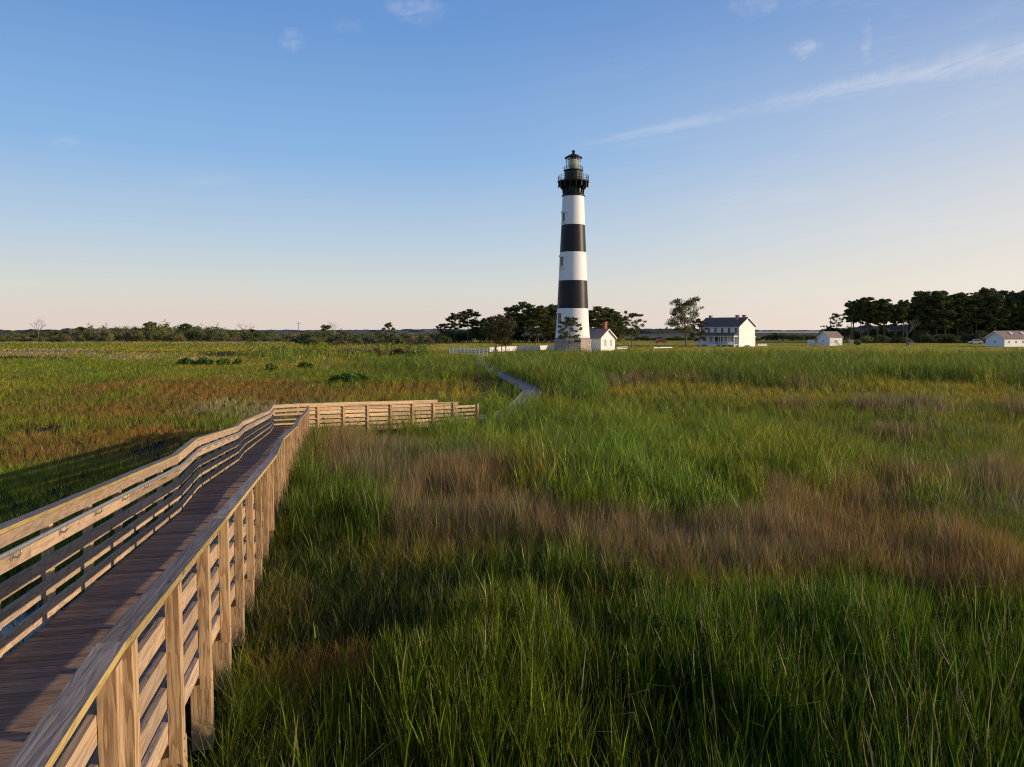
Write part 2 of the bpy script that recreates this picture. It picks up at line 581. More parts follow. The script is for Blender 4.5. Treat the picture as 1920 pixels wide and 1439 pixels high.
def seg_dist(x, y, pts):
    d = np.full(x.shape, 1e9)
    for a, b in zip(pts, pts[1:]):
        vx, vy = b[0] - a[0], b[1] - a[1]
        t = np.clip(((x - a[0]) * vx + (y - a[1]) * vy) / (vx * vx + vy * vy), 0, 1)
        d = np.minimum(d, np.hypot(x - a[0] - t * vx, y - a[1] - t * vy))
    return d


WALK_A = [(-1.9 - .23 * -4, -4), ((BL(39) + BR(39)) / 2, 39.0)]
WALK_B = [tuple(CR + N2 * .86 - D2 * 1.0), tuple(END2 + N2 * .86 + D2 * .9)]


def side(x, y):          # >0 right of the main boardwalk
    return x + 1.9 + .23 * y


def terrain(x, y):
    s = side(x, y)
    near = np.interp(y, [0, 7, 15, 25, 33, 44], [2.3, 2.25, 1.85, 1.2, .62, 0.0]) * sst(s, -2.8, .4)
    near = near * (1 - .15 * sst(x, 3, 18))
    z = near + .22 * (fbm(x / 9, y / 9, 5) - .5) * sst(y, 2, 8)
    lawn = sst(y, 138, 158) * sst(x / np.maximum(y, 1) + 0.0, -.115, -.085)
    pond = np.exp(-(((x + 9.2) / 1.7) ** 2 + ((y - 14.0) / 2.8) ** 2) * 1.2)
    z = z * (1 - lawn) + LAWN * lawn
    z = z - .55 * pond
    z = z + 1.5 * sst(y, 700, 1500) * fbm(x / 160, y / 300, 9)
    return z


# ------------------------------------------------------------------ plant communities of the marsh, laid out over the ground
SPECIES = ['sedge', 'dark', 'pink', 'rust', 'olive', 'tan', 'reed', 'rush', 'leafy', 'lawn']
SC = np.array([(.205, .240, .016), (.036, .062, .006), (.27, .170, .108), (.33, .165, .035), (.33, .290, .025), (.42, .31, .17),
               (.185, .235, .026), (.085, .135, .008), (.200, .265, .022), (.36, .32, .05)])
SH = np.array([.70, .40, 1.10, .60, .55, .60, 2.2, 1.05, 1.30, .20])
PATCH = [
    # px, py, rx, ry, species, weight   (centre and radii on the 1920 x 1439 picture of the marsh)
    (960, 900, 4000, 4000, 4, .22), (960, 800, 3000, 200, 0, .25),
    (100, 640, 240, 3.0, 5, 1.3), (470, 637, 110, 5.0, 5, 2.0), (150, 647, 230, 4.0, 0, 1.0), (330, 652, 240, 5, 4, .8), (420, 649, 110, 5, 6, .5),
    (110, 661, 190, 5.5, 5, 2.4), (330, 669, 110, 1.8, 5, 1.6), (60, 671, 110, 3, 1, 1.6), (400, 660, 90, 4, 1, .8),
    (180, 688, 420, 16, 0, 1.6), (200, 700, 240, 10, 8, .6), (620, 665, 130, 12, 6, .6), (560, 680, 150, 12, 4, 1.0),
    (370, 732, 190, 15, 3, 3.2), (560, 728, 160, 12, 3, 2.0), (230, 765, 200, 20, 3, .8), (60, 735, 110, 22, 0, 1.4), (40, 725, 90, 25, 4, .8),
    (440, 765, 95, 14, 5, 1.0), (560, 750, 110, 10, 5, .8), (125, 762, 40, 5, 2, 2.0), (45, 797, 45, 7, 2, 1.2), (330, 782, 60, 8, 1, 1.0),
    (110, 838, 150, 26, 3, 3.4), (290, 806, 140, 12, 3, 2.6), (30, 865, 110, 20, 4, .8), (180, 790, 140, 14, 0, .9),
    (100, 930, 420, 90, 0, 1.6), (330, 830, 130, 18, 4, 1.0),
    (700, 700, 150, 14, 0, 1.0), (640, 690, 60, 6, 3, .5), (730, 735, 130, 12, 4, .8), (900, 715, 75, 20, 3, 1.8), (820, 720, 80, 16, 3, .7), (820, 748, 120, 8, 1, 1.8),
    (835, 686, 60, 9, 6, 2.2), (780, 672, 90, 6, 0, 1.0), (740, 660, 60, 7, 5, .8), (690, 655, 60, 5, 2, 1.0),
    # right of the low path: the reed belt in front of the lighthouse
    (1045, 690, 45, 18, 6, 3.5), (1000, 692, 45, 10, 6, 3.0), (1200, 682, 260, 19, 6, 4.0), (1550, 684, 260, 19, 6, 4.0), (1850, 686, 200, 20, 6, 4.0), (1050, 712, 30, 20, 6, 2.2), (2200, 686, 300, 20, 6, 4),
    (1240, 708, 190, 6, 2, 2.4), (1450, 712, 120, 5, 2, 1.0), (1350, 732, 420, 14, 4, 1.6), (1700, 728, 250, 12, 4, 1.4),
    (1640, 752, 180, 9, 2, 2.4), (1830, 768, 140, 16, 2, 1.9), (1780, 806, 130, 12, 2, 2.2), (1500, 750, 60, 8, 5, .6),
    (1080, 765, 130, 26, 0, 2.2), (1100, 790, 150, 20, 8, 1.0), (1550, 772, 110, 13, 0, 2.0), (1330, 775, 160, 16, 0, 1.2), (1840, 838, 160, 18, 0, 1.8), (1600, 805, 120, 10, 1, .9),
    (740, 800, 170, 12, 8, .6), (880, 795, 150, 13, 0, 1.5),
    (680, 832, 120, 16, 2, 2.2), (800, 862, 150, 24, 2, 2.4), (890, 925, 150, 50, 2, 3.0), (760, 900, 70, 30, 2, 1.5), (1000, 960, 190, 50, 2, 2.8), (1120, 850, 120, 22, 2, 1.2), (960, 865, 60, 10, 1, .7),
    (860, 850, 60, 12, 8, 1.0), (700, 870, 60, 14, 8, .9), (1080, 900, 50, 16, 8, 1.2),
    (1340, 870, 250, 48, 8, 2.4), (1250, 915, 160, 26, 8, 1.8), (1480, 860, 130, 30, 8, 1.4),
    (1740, 900, 260, 36, 2, 3.0), (1560, 820, 160, 14, 2, 1.2), (1480, 985, 430, 36, 2, 2.6), (1230, 1000, 240, 34, 2, 2.6), (1820, 1050, 150, 40, 2, 1.8), (1900, 960, 140, 22, 0, 1.0), (1700, 955, 120, 12, 4, 1.2),
    (560, 900, 50, 60, 7, 3.0), (640, 930, 80, 42, 7, 3.0), (600, 1000, 90, 30, 1, 1.2), (1380, 1035, 180, 20, 4, 1.2),
    (700, 1100, 230, 60, 1, 2.4), (560, 1090, 70, 50, 3, .8), (640, 1190, 130, 40, 3, .9), (600, 1330, 60, 60, 3, .5), (480, 1280, 130, 120, 0, 1.8), (900, 1100, 200, 60, 0, .8),
    (945, 782, 95, 13, 8, 14.0), (1025, 772, 36, 10, 0, 5.0), (840, 800, 90, 9, 8, 2.5), (960, 1620, 1500, 210, 7, 3.0), (200, 1620, 600, 210, 1, 2.0), (1020, 788, 60, 14, 8, 2.5), (1075, 735, 45, 18, 6, 3.0), (1050, 715, 30, 16, 6, 3.5),
    (1500, 1120, 200, 36, 0, 1.5), (1650, 1080, 160, 24, 1, 2.2), (1800, 1130, 140, 40, 1, 2.0), (1050, 1040, 130, 26, 7, 1.6),
    (1620, 1260, 420, 110, 7, 3.2), (1100, 1260, 320, 130, 7, 1.6), (1000, 1150, 200, 60, 1, 1.4), (1250, 1420, 700, 90, 7, 1.6), (850, 1350, 200, 100, 7, .9), (1780, 1290, 150, 50, 8, .4),
]


def community(x, y):
    """weights (n, 10) of the plant communities at ground points"""
    gx = x + 0.06 * y * (fbm(x / (3 + y * .05), y / (3 + y * .08), 31) - .5) * 2
    gy = y * (1 + .16 * (fbm(x / (4 + y * .06), y / (5 + y * .1), 57) - .5) * 2)
    gyc = np.maximum(gy, 3.5)
    px, py = proj(gx, gyc, terrain(gx, gyc) + .45)
    Wt = np.full((len(x), 10), .02)
    for (cx, cy, rx, ry, sp, wt) in PATCH:
        q = ((px - cx) / rx) ** 2 + ((py - cy) / ry) ** 2
        Wt[:, sp] += wt * np.exp(-q * .9)
    sc_ = 1.3 + .035 * y
    for k in range(10):
        a_n = fbm(x / sc_, y / (sc_ * 1.7), 300 + k * 7, 3)
        b_n = fbm(x / (sc_ * 4), y / (sc_ * 7), 400 + k * 5, 2)
        Wt[:, k] *= np.exp(3.4 * (a_n - .5) + 1.3 * (b_n - .5) + (3.0 * (a_n - .5) - 1.1 if k == 2 else 0))
    Wt[:, 9] = 0
    # the mown lawn round the station
    lawn = sst(y, 141, 150) * sst(x / np.maximum(y, 1) + .02 * (fbm(x / 20, y / 20, 3) - .5), -.112, -.092)
    Wt *= (1 - lawn)[:, None]
    Wt[:, 9] += lawn * 3
    Wt = Wt ** 2.3
    return Wt / Wt.sum(1, keepdims=True)


# ------------------------------------------------------------------ ground sheet, to the horizon
azs = np.concatenate([np.linspace(-180, -45, 46)[:-1], np.linspace(-45, 45, 361), np.linspace(45, 180, 46)[1:]])
azs = np.radians(azs[:-1])
rad = 1.5 * 1.033 ** np.arange(0, 268)
A, RR = np.meshgrid(azs, rad)
gxv, gyv = (np.sin(A) * RR).ravel(), (np.cos(A) * RR).ravel()
gzv = terrain(gxv, gyv)
front = gyv > 2
gc = np.tile(np.array([.09, .11, .03]), (len(gxv), 1))
wts = community(gxv[front], gyv[front])
gc[front] = wts @ SC
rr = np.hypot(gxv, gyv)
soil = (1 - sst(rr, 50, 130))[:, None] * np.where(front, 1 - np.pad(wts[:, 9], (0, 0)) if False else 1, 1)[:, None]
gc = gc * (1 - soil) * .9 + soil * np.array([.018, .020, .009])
far = sst(rr, 450, 700)[:, None]
gc = gc * (1 - far) + far * np.array([.10, .10, .06])
nA = len(azs)
V = np.concatenate([np.stack([gxv, gyv, gzv], 1), [[0, 0, .6]]])
gc = np.concatenate([gc, [[.03, .04, .02]]])
i = np.arange(len(rad) - 1)[:, None] * nA; j = np.arange(nA)[None]; j2 = (j + 1) % nA
a_, b_, c_, d_ = (i + j).ravel(), (i + j2).ravel(), (i + nA + j2).ravel(), (i + nA + j).ravel()
F3 = np.concatenate([np.stack([a_, c_, b_], 1), np.stack([a_, d_, c_], 1)])
cen = len(V) - 1
F3 = np.concatenate([F3, np.stack([np.full(nA, cen), np.arange(nA), (np.arange(nA) + 1) % nA], 1)])
gme = soup('ground', V, F3, M['ground'], gc)
gme.polygons.foreach_set('use_smooth', np.ones(len(F3), dtype=bool))
g = tag(add_obj('ground', gme), kind='structure')


def gz(x, y):
    return float(terrain(np.array([float(x)]), np.array([float(y)]))[0])


# marsh pool left of the boardwalk and the sound far behind the lighthouse
mb = MB()
mb.poly([(-9.2 + 2.3 * math.cos(a / 8 * math.pi), 14.0 + 3.6 * math.sin(a / 8 * math.pi), -.16) for a in range(16)])
tag(mb.build('water', M['water']), kind='structure')
mb = MB()
mb.poly([(160, 1650, 1.6), (2500, 1650, 1.6), (2500, 2600, 1.6), (420, 2600, 1.6)])
tag(mb.build('water', M['water']), kind='structure')


# low wooded hills on the far shore
def ridge(name, x0, x1, Y, hfun, col, seed, n=240, depth=60):
    xs = np.linspace(x0, x1, n)
    hh = np.array([hfun(x) for x in xs]) * (.65 + .7 * fbm(xs / 14, xs * 0 + seed, seed, 5))
    V = []; Fc = []; Cc = []
    prof_ = [(0, 0), (.12, .55), (.3, .9), (.5, 1.0), (1.0, 0)]
    for k, (dd, hk) in enumerate(prof_):
        for q in range(n):
            V.append((xs[q], Y + dd * depth + 8 * math.sin(xs[q] * .05 + k), .2 + hh[q] * hk * (1 + .1 * random.uniform(-1, 1))))
            r_ = random.uniform(.7, 1.3); Cc.append([c * r_ for c in col])
    for k in range(len(prof_) - 1):
        for q in range(n - 1):
            a, b, c, d = k * n + q, k * n + q + 1, (k + 1) * n + q + 1, (k + 1) * n + q
            Fc += [(a, b, c), (a, c, d)]
    me = soup(name, np.array(V), np.array(Fc), M['ground'], np.array(Cc))
    return tag(add_obj(name, me), kind='structure')


random.seed(3)
ridge('hills', -1500, 2400, 2650, lambda x: 9.5 + 3 * math.sin(x * .004 + 1.2), (.10, .12, .13), 2, 400)  # bluish grey base colour puts distance haze into the farthest ridge
ridge('hills', -700, -330, 1000, lambda x: 6.2, (.07, .08, .05), 5, 160)
ridge('hills', -100, 260, 1150, lambda x: 7.2, (.06, .07, .045), 7, 200)
ridge('hills', 330, 760, 800, lambda x: 8 + 2 * math.sin(x * .02), (.05, .06, .04), 8, 200)

# ------------------------------------------------------------------ boardwalk
random.seed(11)
bw = empty('boardwalk', (-2.0, 5.0, 0), 0, 'raised wooden boardwalk with rails, ramping down into the marsh and turning right', 'boardwalk')
bw.location = (0, 0, 0)
T1 = Vector((-.23, 1)).normalized(); NR = Vector((T1.y, -T1.x))     # along, and towards the right


def P3(xy, z): return Vector((xy[0], xy[1], z))


def board(mb, a, b, n, th, wd, mode='vert', mi=0, jit=.004):
    """board from a to b. vert: wd is its height, th its thickness towards n; flat: wd is its width towards n"""
    a, b = Vector(a), Vector(b)
    j = lambda: random.uniform(-jit, jit)
    n = Vector((n[0], n[1], 0)).normalized()
    if mode == 'vert':
        e1 = n * th; up = Vector((0, 0, wd))
    else:
        e1 = n * wd; up = Vector((0, 0, th))
    o1 = Vector((0, 0, j())) + n * j(); o2 = Vector((0, 0, j())) + n * j()
    a = a + o1; b = b + o2
    c = [a, b, b + e1, a + e1, a + up, b + up, b + e1 + up, a + e1 + up]
    # orientation: make sure winding faces out
    if (b - a).cross(e1).dot(up) < 0:
        c = [c[3], c[2], c[1], c[0], c[7], c[6], c[5], c[4]]
    mb.quadbox(c, mi=mi)


def stations(y0, y1, step):
    """Y values of board joints: at every knick of the profile and in between"""
    k = [y0] + [p[0] for p in PROF if y0 + .4 < p[0] < y1 - .4] + [y1]
    r = [k[0]]
    for a, b in zip(k, k[1:]):
        n = max(1, round((b - a) / step))
        r += [a + (b - a) * (i + 1) / n for i in range(n)]
    return r


ROWS = [.045, .265, .485, .70]          # bottoms of the horizontal boards above the deck
BH = .13
Y0 = -2.0
# pressure treated rails of the main run
for sidex, fun, ny, Yend in (('right', BR, NR, CR.y), ('left', BL, -NR, CL.y)):
    sts = stations(Y0, Yend, 3.3)
    line = (lambda Y: Vector((BR(Y), Y))) if sidex == 'right' else (lambda Y: Vector((BL(Y), Y)) + NR * .06)
    # cap: a wide flat board, laid in lengths, edges flush with the posts outside
    cap = MB(); fas = MB()
    for a, b in zip(sts, sts[1:]):
        pa, pb = line(a), line(b)
        board(cap, P3(pa - ny * .004, H - prof(a) - .038), P3(pb - ny * .004, H - prof(b) - .038), ny, .038, .120, 'flat', (1, 0, 1, 1, 1, 1), jit=.0025)
        board(fas, P3(pa, H - prof(a) - .152), P3(pb, H - prof(b) - .152), ny, .036, .108)
    cap.build('rail_cap', [M['cap'], M['capedge']], bw)
    fas.build('rail_board', M['rail'], bw)
    for rz in ROWS:
        rb = MB()
        off = random.uniform(0, 1.5)
        for a, b in zip(sts, sts[1:]):
            pa, pb = line(a), line(b)
            board(rb, P3(pa, dz1(a) + rz), P3(pb, dz1(b) + rz), ny, .036, BH)
        rb.build('rail_board', M['rail'], bw)
    # rim joist under the deck edge
    rim = MB()
    for a, b in zip(sts, sts[1:]):
        pa, pb = line(a), line(b)
        board(rim, P3(pa - ny * .13, dz1(a) - .19), P3(pb - ny * .13, dz1(b) - .19), ny, .038, .145)
    rim.build('rim_joist', M['rail'], bw)
    # posts stand outside the boards and run past the joist; a piling under every second one
    ys = ([0.1, 1.25, 2.3, 3.36, 3.64] + [4.78 + 1.17 * i for i in range(32)]) if sidex == 'right' else [1.2 + 1.3 * i for i in range(32)]
    ys = [y for y in ys if y < Yend - .25] + [Yend - .12]
    for q, y in enumerate(ys):
        pw = .115; pd = .078
        p = MB()
        c = line(y) + ny * .040
        top = H - prof(y) - .045
        bot = dz1(y) - .075 - random.uniform(-.02, .02)
        a = c - T1 * pw / 2
        ex = ny * pd; ey = T1 * pw
        lo = [P3(a, bot), P3(a + ex, bot), P3(a + ex + ey, bot), P3(a + ey, bot)]
        hi = [P3(a, top), P3(a + ex, top), P3(a + ex + ey, top), P3(a + ey, top)]
        cc = [lo[0], hi[0], hi[1], lo[1], lo[3], hi[3], hi[2], lo[2]]
        if (cc[1] - cc[0]).cross(cc[3] - cc[0]).dot(cc[4] - cc[0]) < 0:
            cc = [cc[3], cc[2], cc[1], cc[0], cc[7], cc[6], cc[5], cc[4]]
        p.quadbox(cc)
        po = p.build('post', M['post'], bw)
        if sidex == 'right' and y < 14:
            for zz in (bot + .05, bot + .13):
                bo = MB(); cc2 = P3(c + ny * (pd), zz) + Vector((T1.x, T1.y, 0)) * random.uniform(-.02, .02)
                bo.tube([cc2, cc2 + P3(ny * .007, 0)], .009, 6)
                bo.build('bolt', M['metal'], po)
        if (y < 16 or q % 2 == 0) and y > 2:
            c2 = line(y) + ny * .02 + T1 * .16
            pl = MB(); g0 = gz(c2.x, c2.y) - .4
            tp_ = dz1(y) - .04
            pl.lathe([(.105, g0), (.105, tp_)], 4, cx=c2.x, cy=c2.y, ph=math.atan2(NR.y, NR.x) + math.pi / 4, sm=False)
            pl.build('piling', M['post'], bw)

# deck planks, gaps between, each board with its own tone
dk = MB()
y = Y0
wdt = .14
while y < 38.9:
    for_y = y
    a = Vector((BL(y) + .04, y)); b = Vector((BR(y) - .04, y))
    t = Vector((T1.x, T1.y)) * wdt
    # planks lie square to the walk
    ca = Vector((BL(y), y)) + NR * .045
    cb = ca + NR * (1.7 * T1.y - .09)
    za = dz1(y) + random.uniform(-.003, .003); zb = dz1(y + wdt * T1.y) + random.uniform(-.003, .003)
    th = .038
    c = [P3(ca, za - th), P3(cb, za - th), P3(cb + t, zb - th), P3(ca + t, zb - th), P3(ca, za), P3(cb, za), P3(cb + t, zb), P3(ca + t, zb)]
    dk.quadbox(c)
    y += (wdt + .006) * T1.y
# corner landing and second run
s = -1.6
while s < 11.2:
    a = CR + D2 * s + N2 * .05; L2 = 1.62
    z_ = dz2(s) if s > .1 else Z2A - .006
    z_ += random.uniform(-.003, .003)
    t = D2 * wdt
    c = [P3(a, z_ - .038), P3(a + N2 * L2, z_ - .038), P3(a + N2 * L2 + t, z_ - .038), P3(a + t, z_ - .038)]
    c = c + [v + Vector((0, 0, .038)) for v in c]
    c = [c[3], c[2], c[1], c[0], c[7], c[6], c[5], c[4]]
    if s > -.2: dk.quadbox(c)
    s += wdt + .006
# wedge of planks between the two runs
for k in range(18):
    s = -.05 - k * (wdt + .006)
    a = CR + D2 * s + N2 * .05
    # cut against the left rail line and the main run
    for tmax in [1.62]:
        pa = a; pb = a + N2 * tmax
        # clip to left rail: x > BL(y)
        def inside(p): return p.x > BL(p.y) + .05 and p.y > 38.85 + (p.x - CR.x) * (-.0)
        pts = [a + N2 * (tmax * i / 24) for i in range(25)]
        ins = [p for p in pts if p.x > BL(p.y) + .04 and side(p.x, p.y) < .95 and (p - Vector((0, 0))).dot(T1) > Vector((CR.x, 38.9)).dot(T1) - .25]
        if len(ins) < 2: continue
        pa, pb = ins[0], ins[-1]; t = -D2 * wdt
        z_ = Z2A - .008 + random.uniform(-.002, .002)
        c = [P3(pa, z_ - .038), P3(pb, z_ - .038), P3(pb + t, z_ - .038), P3(pa + t, z_ - .038)]
        c = c + [v + Vector((0, 0, .038)) for v in c]
        dk.quadbox(c)
dk.build('deck', M['deck'], bw)

# handrail pipe on brackets along the inner face of the left rail
hr = MB()
pts = []
for Y in [Y0 + .3 * i for i in range(int((CL.y - Y0) / .3) + 1)]:
    p = Vector((BL(Y), Y)) + NR * .135
    pts.append(P3(p, dz1(Y) + .885))
hr.tube(pts, .021, 8)
ho = hr.build('handrail', M['metal'], bw)
for y in [.6 + 1.2 * i for i in range(30)]:
    if y > CL.y - .5: break
    br_ = MB(); p = Vector((BL(y), y)) + NR * .06; zc = dz1(y) + .885
    br_.tube([P3(p + NR * .002, zc - .085), P3(p + NR * .05, zc - .085), P3(p + NR * .075, zc - .055), P3(p + NR * .075, zc - .018)], .009, 6)
    a = P3(p + NR * .003, zc - .115)
    br_.tube([P3(p, zc - .085), P3(p + NR * .008, zc - .085)], .033, 8)
    br_.build('bracket', M['metal'], ho)
# the same on the right rail, inside
hr = MB(); pts = []
for Y in [Y0 + .3 * i for i in range(int((CR.y - Y0) / .3) + 1)]:
    p = Vector((BR(Y), Y)) - NR * .075
    pts.append(P3(p, dz1(Y) + .885))
hr.tube(pts, .021, 8); hr.build('handrail', M['metal'], bw)

# second run: near rail, far rail, and the short rail across the left corner
K = CL + Vector((0, 0))
# intersection of the left rail line with the far rail line
# CLF + D2*t = (BL(y), y)
t_ = (BL(0) - CLF.x - .23 * CLF.y) / (D2.x + .23 * D2.y)
K = CLF + D2 * t_


def run2(org, s0, s1, out_n, ps, post_in=False):
    def Lp(s_): return org + D2 * s_
    def zz(s_): return dz2(s_)
    sts = [s0] + [s_ for s_ in ps[1:-1:2]] + [s1]
    cap = MB(); fas = MB(); full = min(s1, 9.45)
    cs = [s_ for s_ in sts if s_ < full - .3] + [full]
    for a, b in zip(cs, cs[1:]):
        board(cap, P3(Lp(a) - out_n * .008, zz(a) + CAPH - .04), P3(Lp(b) - out_n * .008, zz(b) + CAPH - .04), out_n, .04, .15, 'flat')
        board(fas, P3(Lp(a), zz(a) + CAPH - .16), P3(Lp(b), zz(b) + CAPH - .16), out_n, .036, .115)
    cap.build('rail_cap', M['newrail'], bw); fas.build('rail_board', M['newrail'], bw)
    for k, rz in enumerate(ROWS):
        rb = MB()
        for a, b in zip(sts, sts[1:]):
            board(rb, P3(Lp(a), zz(a) + rz), P3(Lp(b), zz(b) + rz), out_n, .036, BH)
        rb.build('rail_board', M['newrail'], bw)
    rim = MB()
    for a, b in zip(sts, sts[1:]):
        board(rim, P3(Lp(a), zz(a) - .27), P3(Lp(b), zz(b) - .27), out_n, .038, .22)
    rim.build('rim_joist', M['newrail'], bw)
    for s_ in ps:
        p = MB(); c = Lp(s_) + out_n * .04
        top = zz(s_) + CAPH - .045 if s_ < full else zz(s_) + .90
        bot = gz(c.x, c.y) - .2
        pw, pd = .12, .088
        a = c - D2 * pw / 2; ex = out_n * pd; ey = D2 * pw
        lo = [P3(a, bot), P3(a + ex, bot), P3(a + ex + ey, bot), P3(a + ey, bot)]
        hi = [v + Vector((0, 0, top - bot)) for v in lo]
        cc = [lo[0], hi[0], hi[1], lo[1], lo[3], hi[3], hi[2], lo[2]]
        if (cc[1] - cc[0]).cross(cc[3] - cc[0]).dot(cc[4] - cc[0]) < 0:
            cc = [cc[3], cc[2], cc[1], cc[0], cc[7], cc[6], cc[5], cc[4]]
        p.quadbox(cc); p.build('post', M['post'], bw)


ps = [.55 + 1.43 * i for i in range(7)] + [10.95]
run2(CR, .05, 11.0, -N2, ps)
run2(CLF, t_ + .04, 11.0, N2, [t_ + .1, t_ + 1.4] + ps)
hr = MB()
pp = [P3(CLF + D2 * s_ - N2 * .075, dz2(s_) + .885) for s_ in (t_ + 2.1, t_ + 3, 4, 7, 10.4)]
e = pp[0]
hr.tube([e + P3(N2 * .05, -.19), e + Vector((-.02, 0, -.19)), e + Vector((-.06, -.04, -.10)), e + Vector((-.03, -.02, 0))] + pp, .021, 8)
hr.build('handrail', M['metal'], bw)

# low plank path going on through the reeds
lowp = empty('plank_path', (0, 0, 0), 0, 'low grey plank path without rails winding through the reeds', 'boardwalk')
dense = []
for a, b in zip(LOW, LOW[1:]):
    n = max(1, int((b - a).length / .15))
    dense += [a + (b - a) * i / n for i in range(n)]
# smooth the corners
for _ in range(10):
    dense = [dense[0]] + [(dense[i - 1] + dense[i] * 2 + dense[i + 1]) / 4 for i in range(1, len(dense) - 1)] + [dense[-1]]
pk = MB(); st1 = MB(); st2 = MB()
for i in range(len(dense) - 1):
    a, b = dense[i], dense[i + 1]
    t = (b - a); L_ = t.length; t = t / L_; nn_ = Vector((t.y, -t.x))
    if a.y > 120: step = 1
    z_ = LOWZ + random.uniform(-.004, .004)
    if a.y < 50: z_ += .0
    lo = [a - nn_ * .8, a + nn_ * .8, a + nn_ * .8 + t * (L_ - .008), a - nn_ * .8 + t * (L_ - .008)]
    c = [P3(v, z_ - .04) for v in lo] + [P3(v, z_) for v in lo]
    pk.quadbox(c)
pk.build('planks', M['greydeck'], lowp)
for sg in (-1, 1):
    kb = MB()
    for i in range(0, len(dense) - 12, 12):
        a, b = dense[i], dense[i + 12]
        t = (b - a).normalized(); n_ = Vector((t.y, -t.x)) * sg
        board(kb, P3(a + n_ * .78, LOWZ + .006), P3(b + n_ * .78, LOWZ + .006), n_, .085, .06, 'flat')
    kb.build('kerb_rail', M['cap'], lowp)

# ------------------------------------------------------------------ lighthouse
LY = 190.0; MPP = LY / FPX
lx = XA(1073.5, LY); LZ = .8
lh = empty('lighthouse', (lx, LY, LZ), 0, 'tall round lighthouse banded white and black with an iron lantern gallery', 'lighthouse')
Zp = lambda py: H - LZ + ray(1073.5, py)[1] * LY                  # picture row -> height above base
VA = math.atan2(-lx, -LY) if False else math.atan2(-LY, -lx)     # local angle that faces the camera
# octagonal granite plinth
mb = MB(); ph = VA + R(25 - 45)
o8 = 4.75
mb.lathe([(o8, -.6), (o8 * .995, .35), (o8 * .965, .36), (o8 * .955, Zp(641)), (o8 * 1.0, Zp(640.6)), (o8 * 1.005, Zp(638)), (o8 * .95, Zp(636)), (o8 * .93, Zp(634.5))], 8, ph=ph, sm=False)
mb.build('plinth', M['granite'], lh)
mb = MB()
for i in range(8):
    a0 = ph + i * math.pi / 4 + math.pi / 8
    ap = o8 * math.cos(math.pi / 8) * .955
    for o_ in (-.9, 0, .9):
        c = Vector((math.cos(a0), math.sin(a0), 0)) * ap; t = Vector((-math.sin(a0), math.cos(a0), 0))
        cc = c + t * o_
        u_ = Vector((math.cos(a0), math.sin(a0), 0)) * .06
        pts = [cc - t * .28 + Vector((0, 0, 1.15)), cc + t * .28 + Vector((0, 0, 1.15)), cc + t * .28 + u_ + Vector((0, 0, 1.15)), cc - t * .28 + u_ + Vector((0, 0, 1.15))]
        mb.quadbox(pts + [p + Vector((0, 0, .42)) for p in pts])
mb.build('granite_block', M['granite'], lh)
prof_t = [(633.5, 4.12), (631, 4.05), (620, 3.93), (600, 3.78), (579, 3.66), (527, 3.37), (474, 3.09), (423, 2.78), (369, 2.52)]


def rad_at(py):
    for (a, ra), (b, rb) in zip(prof_t, prof_t[1:]):
        if b <= py <= a: return ra + (rb - ra) * (a - py) / (a - b)
    return prof_t[0][1] if py > 600 else prof_t[-1][1]


def band(y0, y1, mat, ex=0.0):
    mb = MB()
    n = 8
    ys = [y0 + (y1 - y0) * i / n for i in range(n + 1)]
    mb.lathe([(rad_at(y_) + ex, Zp(y_)) for y_ in ys], 64, cap0=False, cap1=False)
    return mb.build('tower_band', mat, lh)


for k, (a, b) in enumerate([(633.5, 579), (579, 527), (527, 474), (474, 423), (423, 369)]):
    o = band(a, b, M['towerwhite'] if k % 2 == 0 else M['towerblack'], .003 if k % 2 else 0)
    o['label'] = ('white' if k % 2 == 0 else 'black') + ' painted band of the tower'
# windows down the shaded side
for (py0, py1, wd_) in [(419, 398, .75), (505, 480, .85), (609, 585, .95)]:
    a0 = VA - R(51); r_ = (rad_at(py0) + rad_at(py1)) / 2
    nrm = Vector((math.cos(a0), math.sin(a0), 0)); t = Vector((-math.sin(a0), math.cos(a0), 0))
    z0, z1 = Zp(py0), Zp(py1)
    fr = MB()

    def bx(mb, t0, t1, za, zb, d0, d1, mi=0):
        c = [nrm * (r_ + d0) + t * t0, nrm * (r_ + d0) + t * t1, nrm * (r_ + d1) + t * t1, nrm * (r_ + d1) + t * t0]
        c = [c[0], c[3], c[2], c[1]]
        mb.quadbox([p + Vector((0, 0, za)) for p in c] + [p + Vector((0, 0, zb)) for p in c], mi=mi)
    hw = wd_
    bx(fr, -hw, -hw + .28, z0, z1 - .4, -.4, .16); bx(fr, hw - .28, hw, z0, z1 - .4, -.4, .16)
    bx(fr, -hw - .15, hw + .15, z1 - .4, z1, -.45, .26); bx(fr, -hw - .12, hw + .12, z0 - .2, z0, -.4, .26)
    fo = fr.build('window', M['towerwhite'], lh)
    gl = MB(); bx(gl, -hw + .28, hw - .28, z0, z1 - .4, -.4, .03); gl.build('pane', M['glass'], fo)
    sh = MB(); bx(sh, -.04, .04, z0, z1 - .4, .03, .07); bx(sh, -hw + .28, hw - .28, (z0 + z1) / 2 - .25, (z0 + z1) / 2 - .17, .03, .07); sh.build('sash', M['pane'], fo)
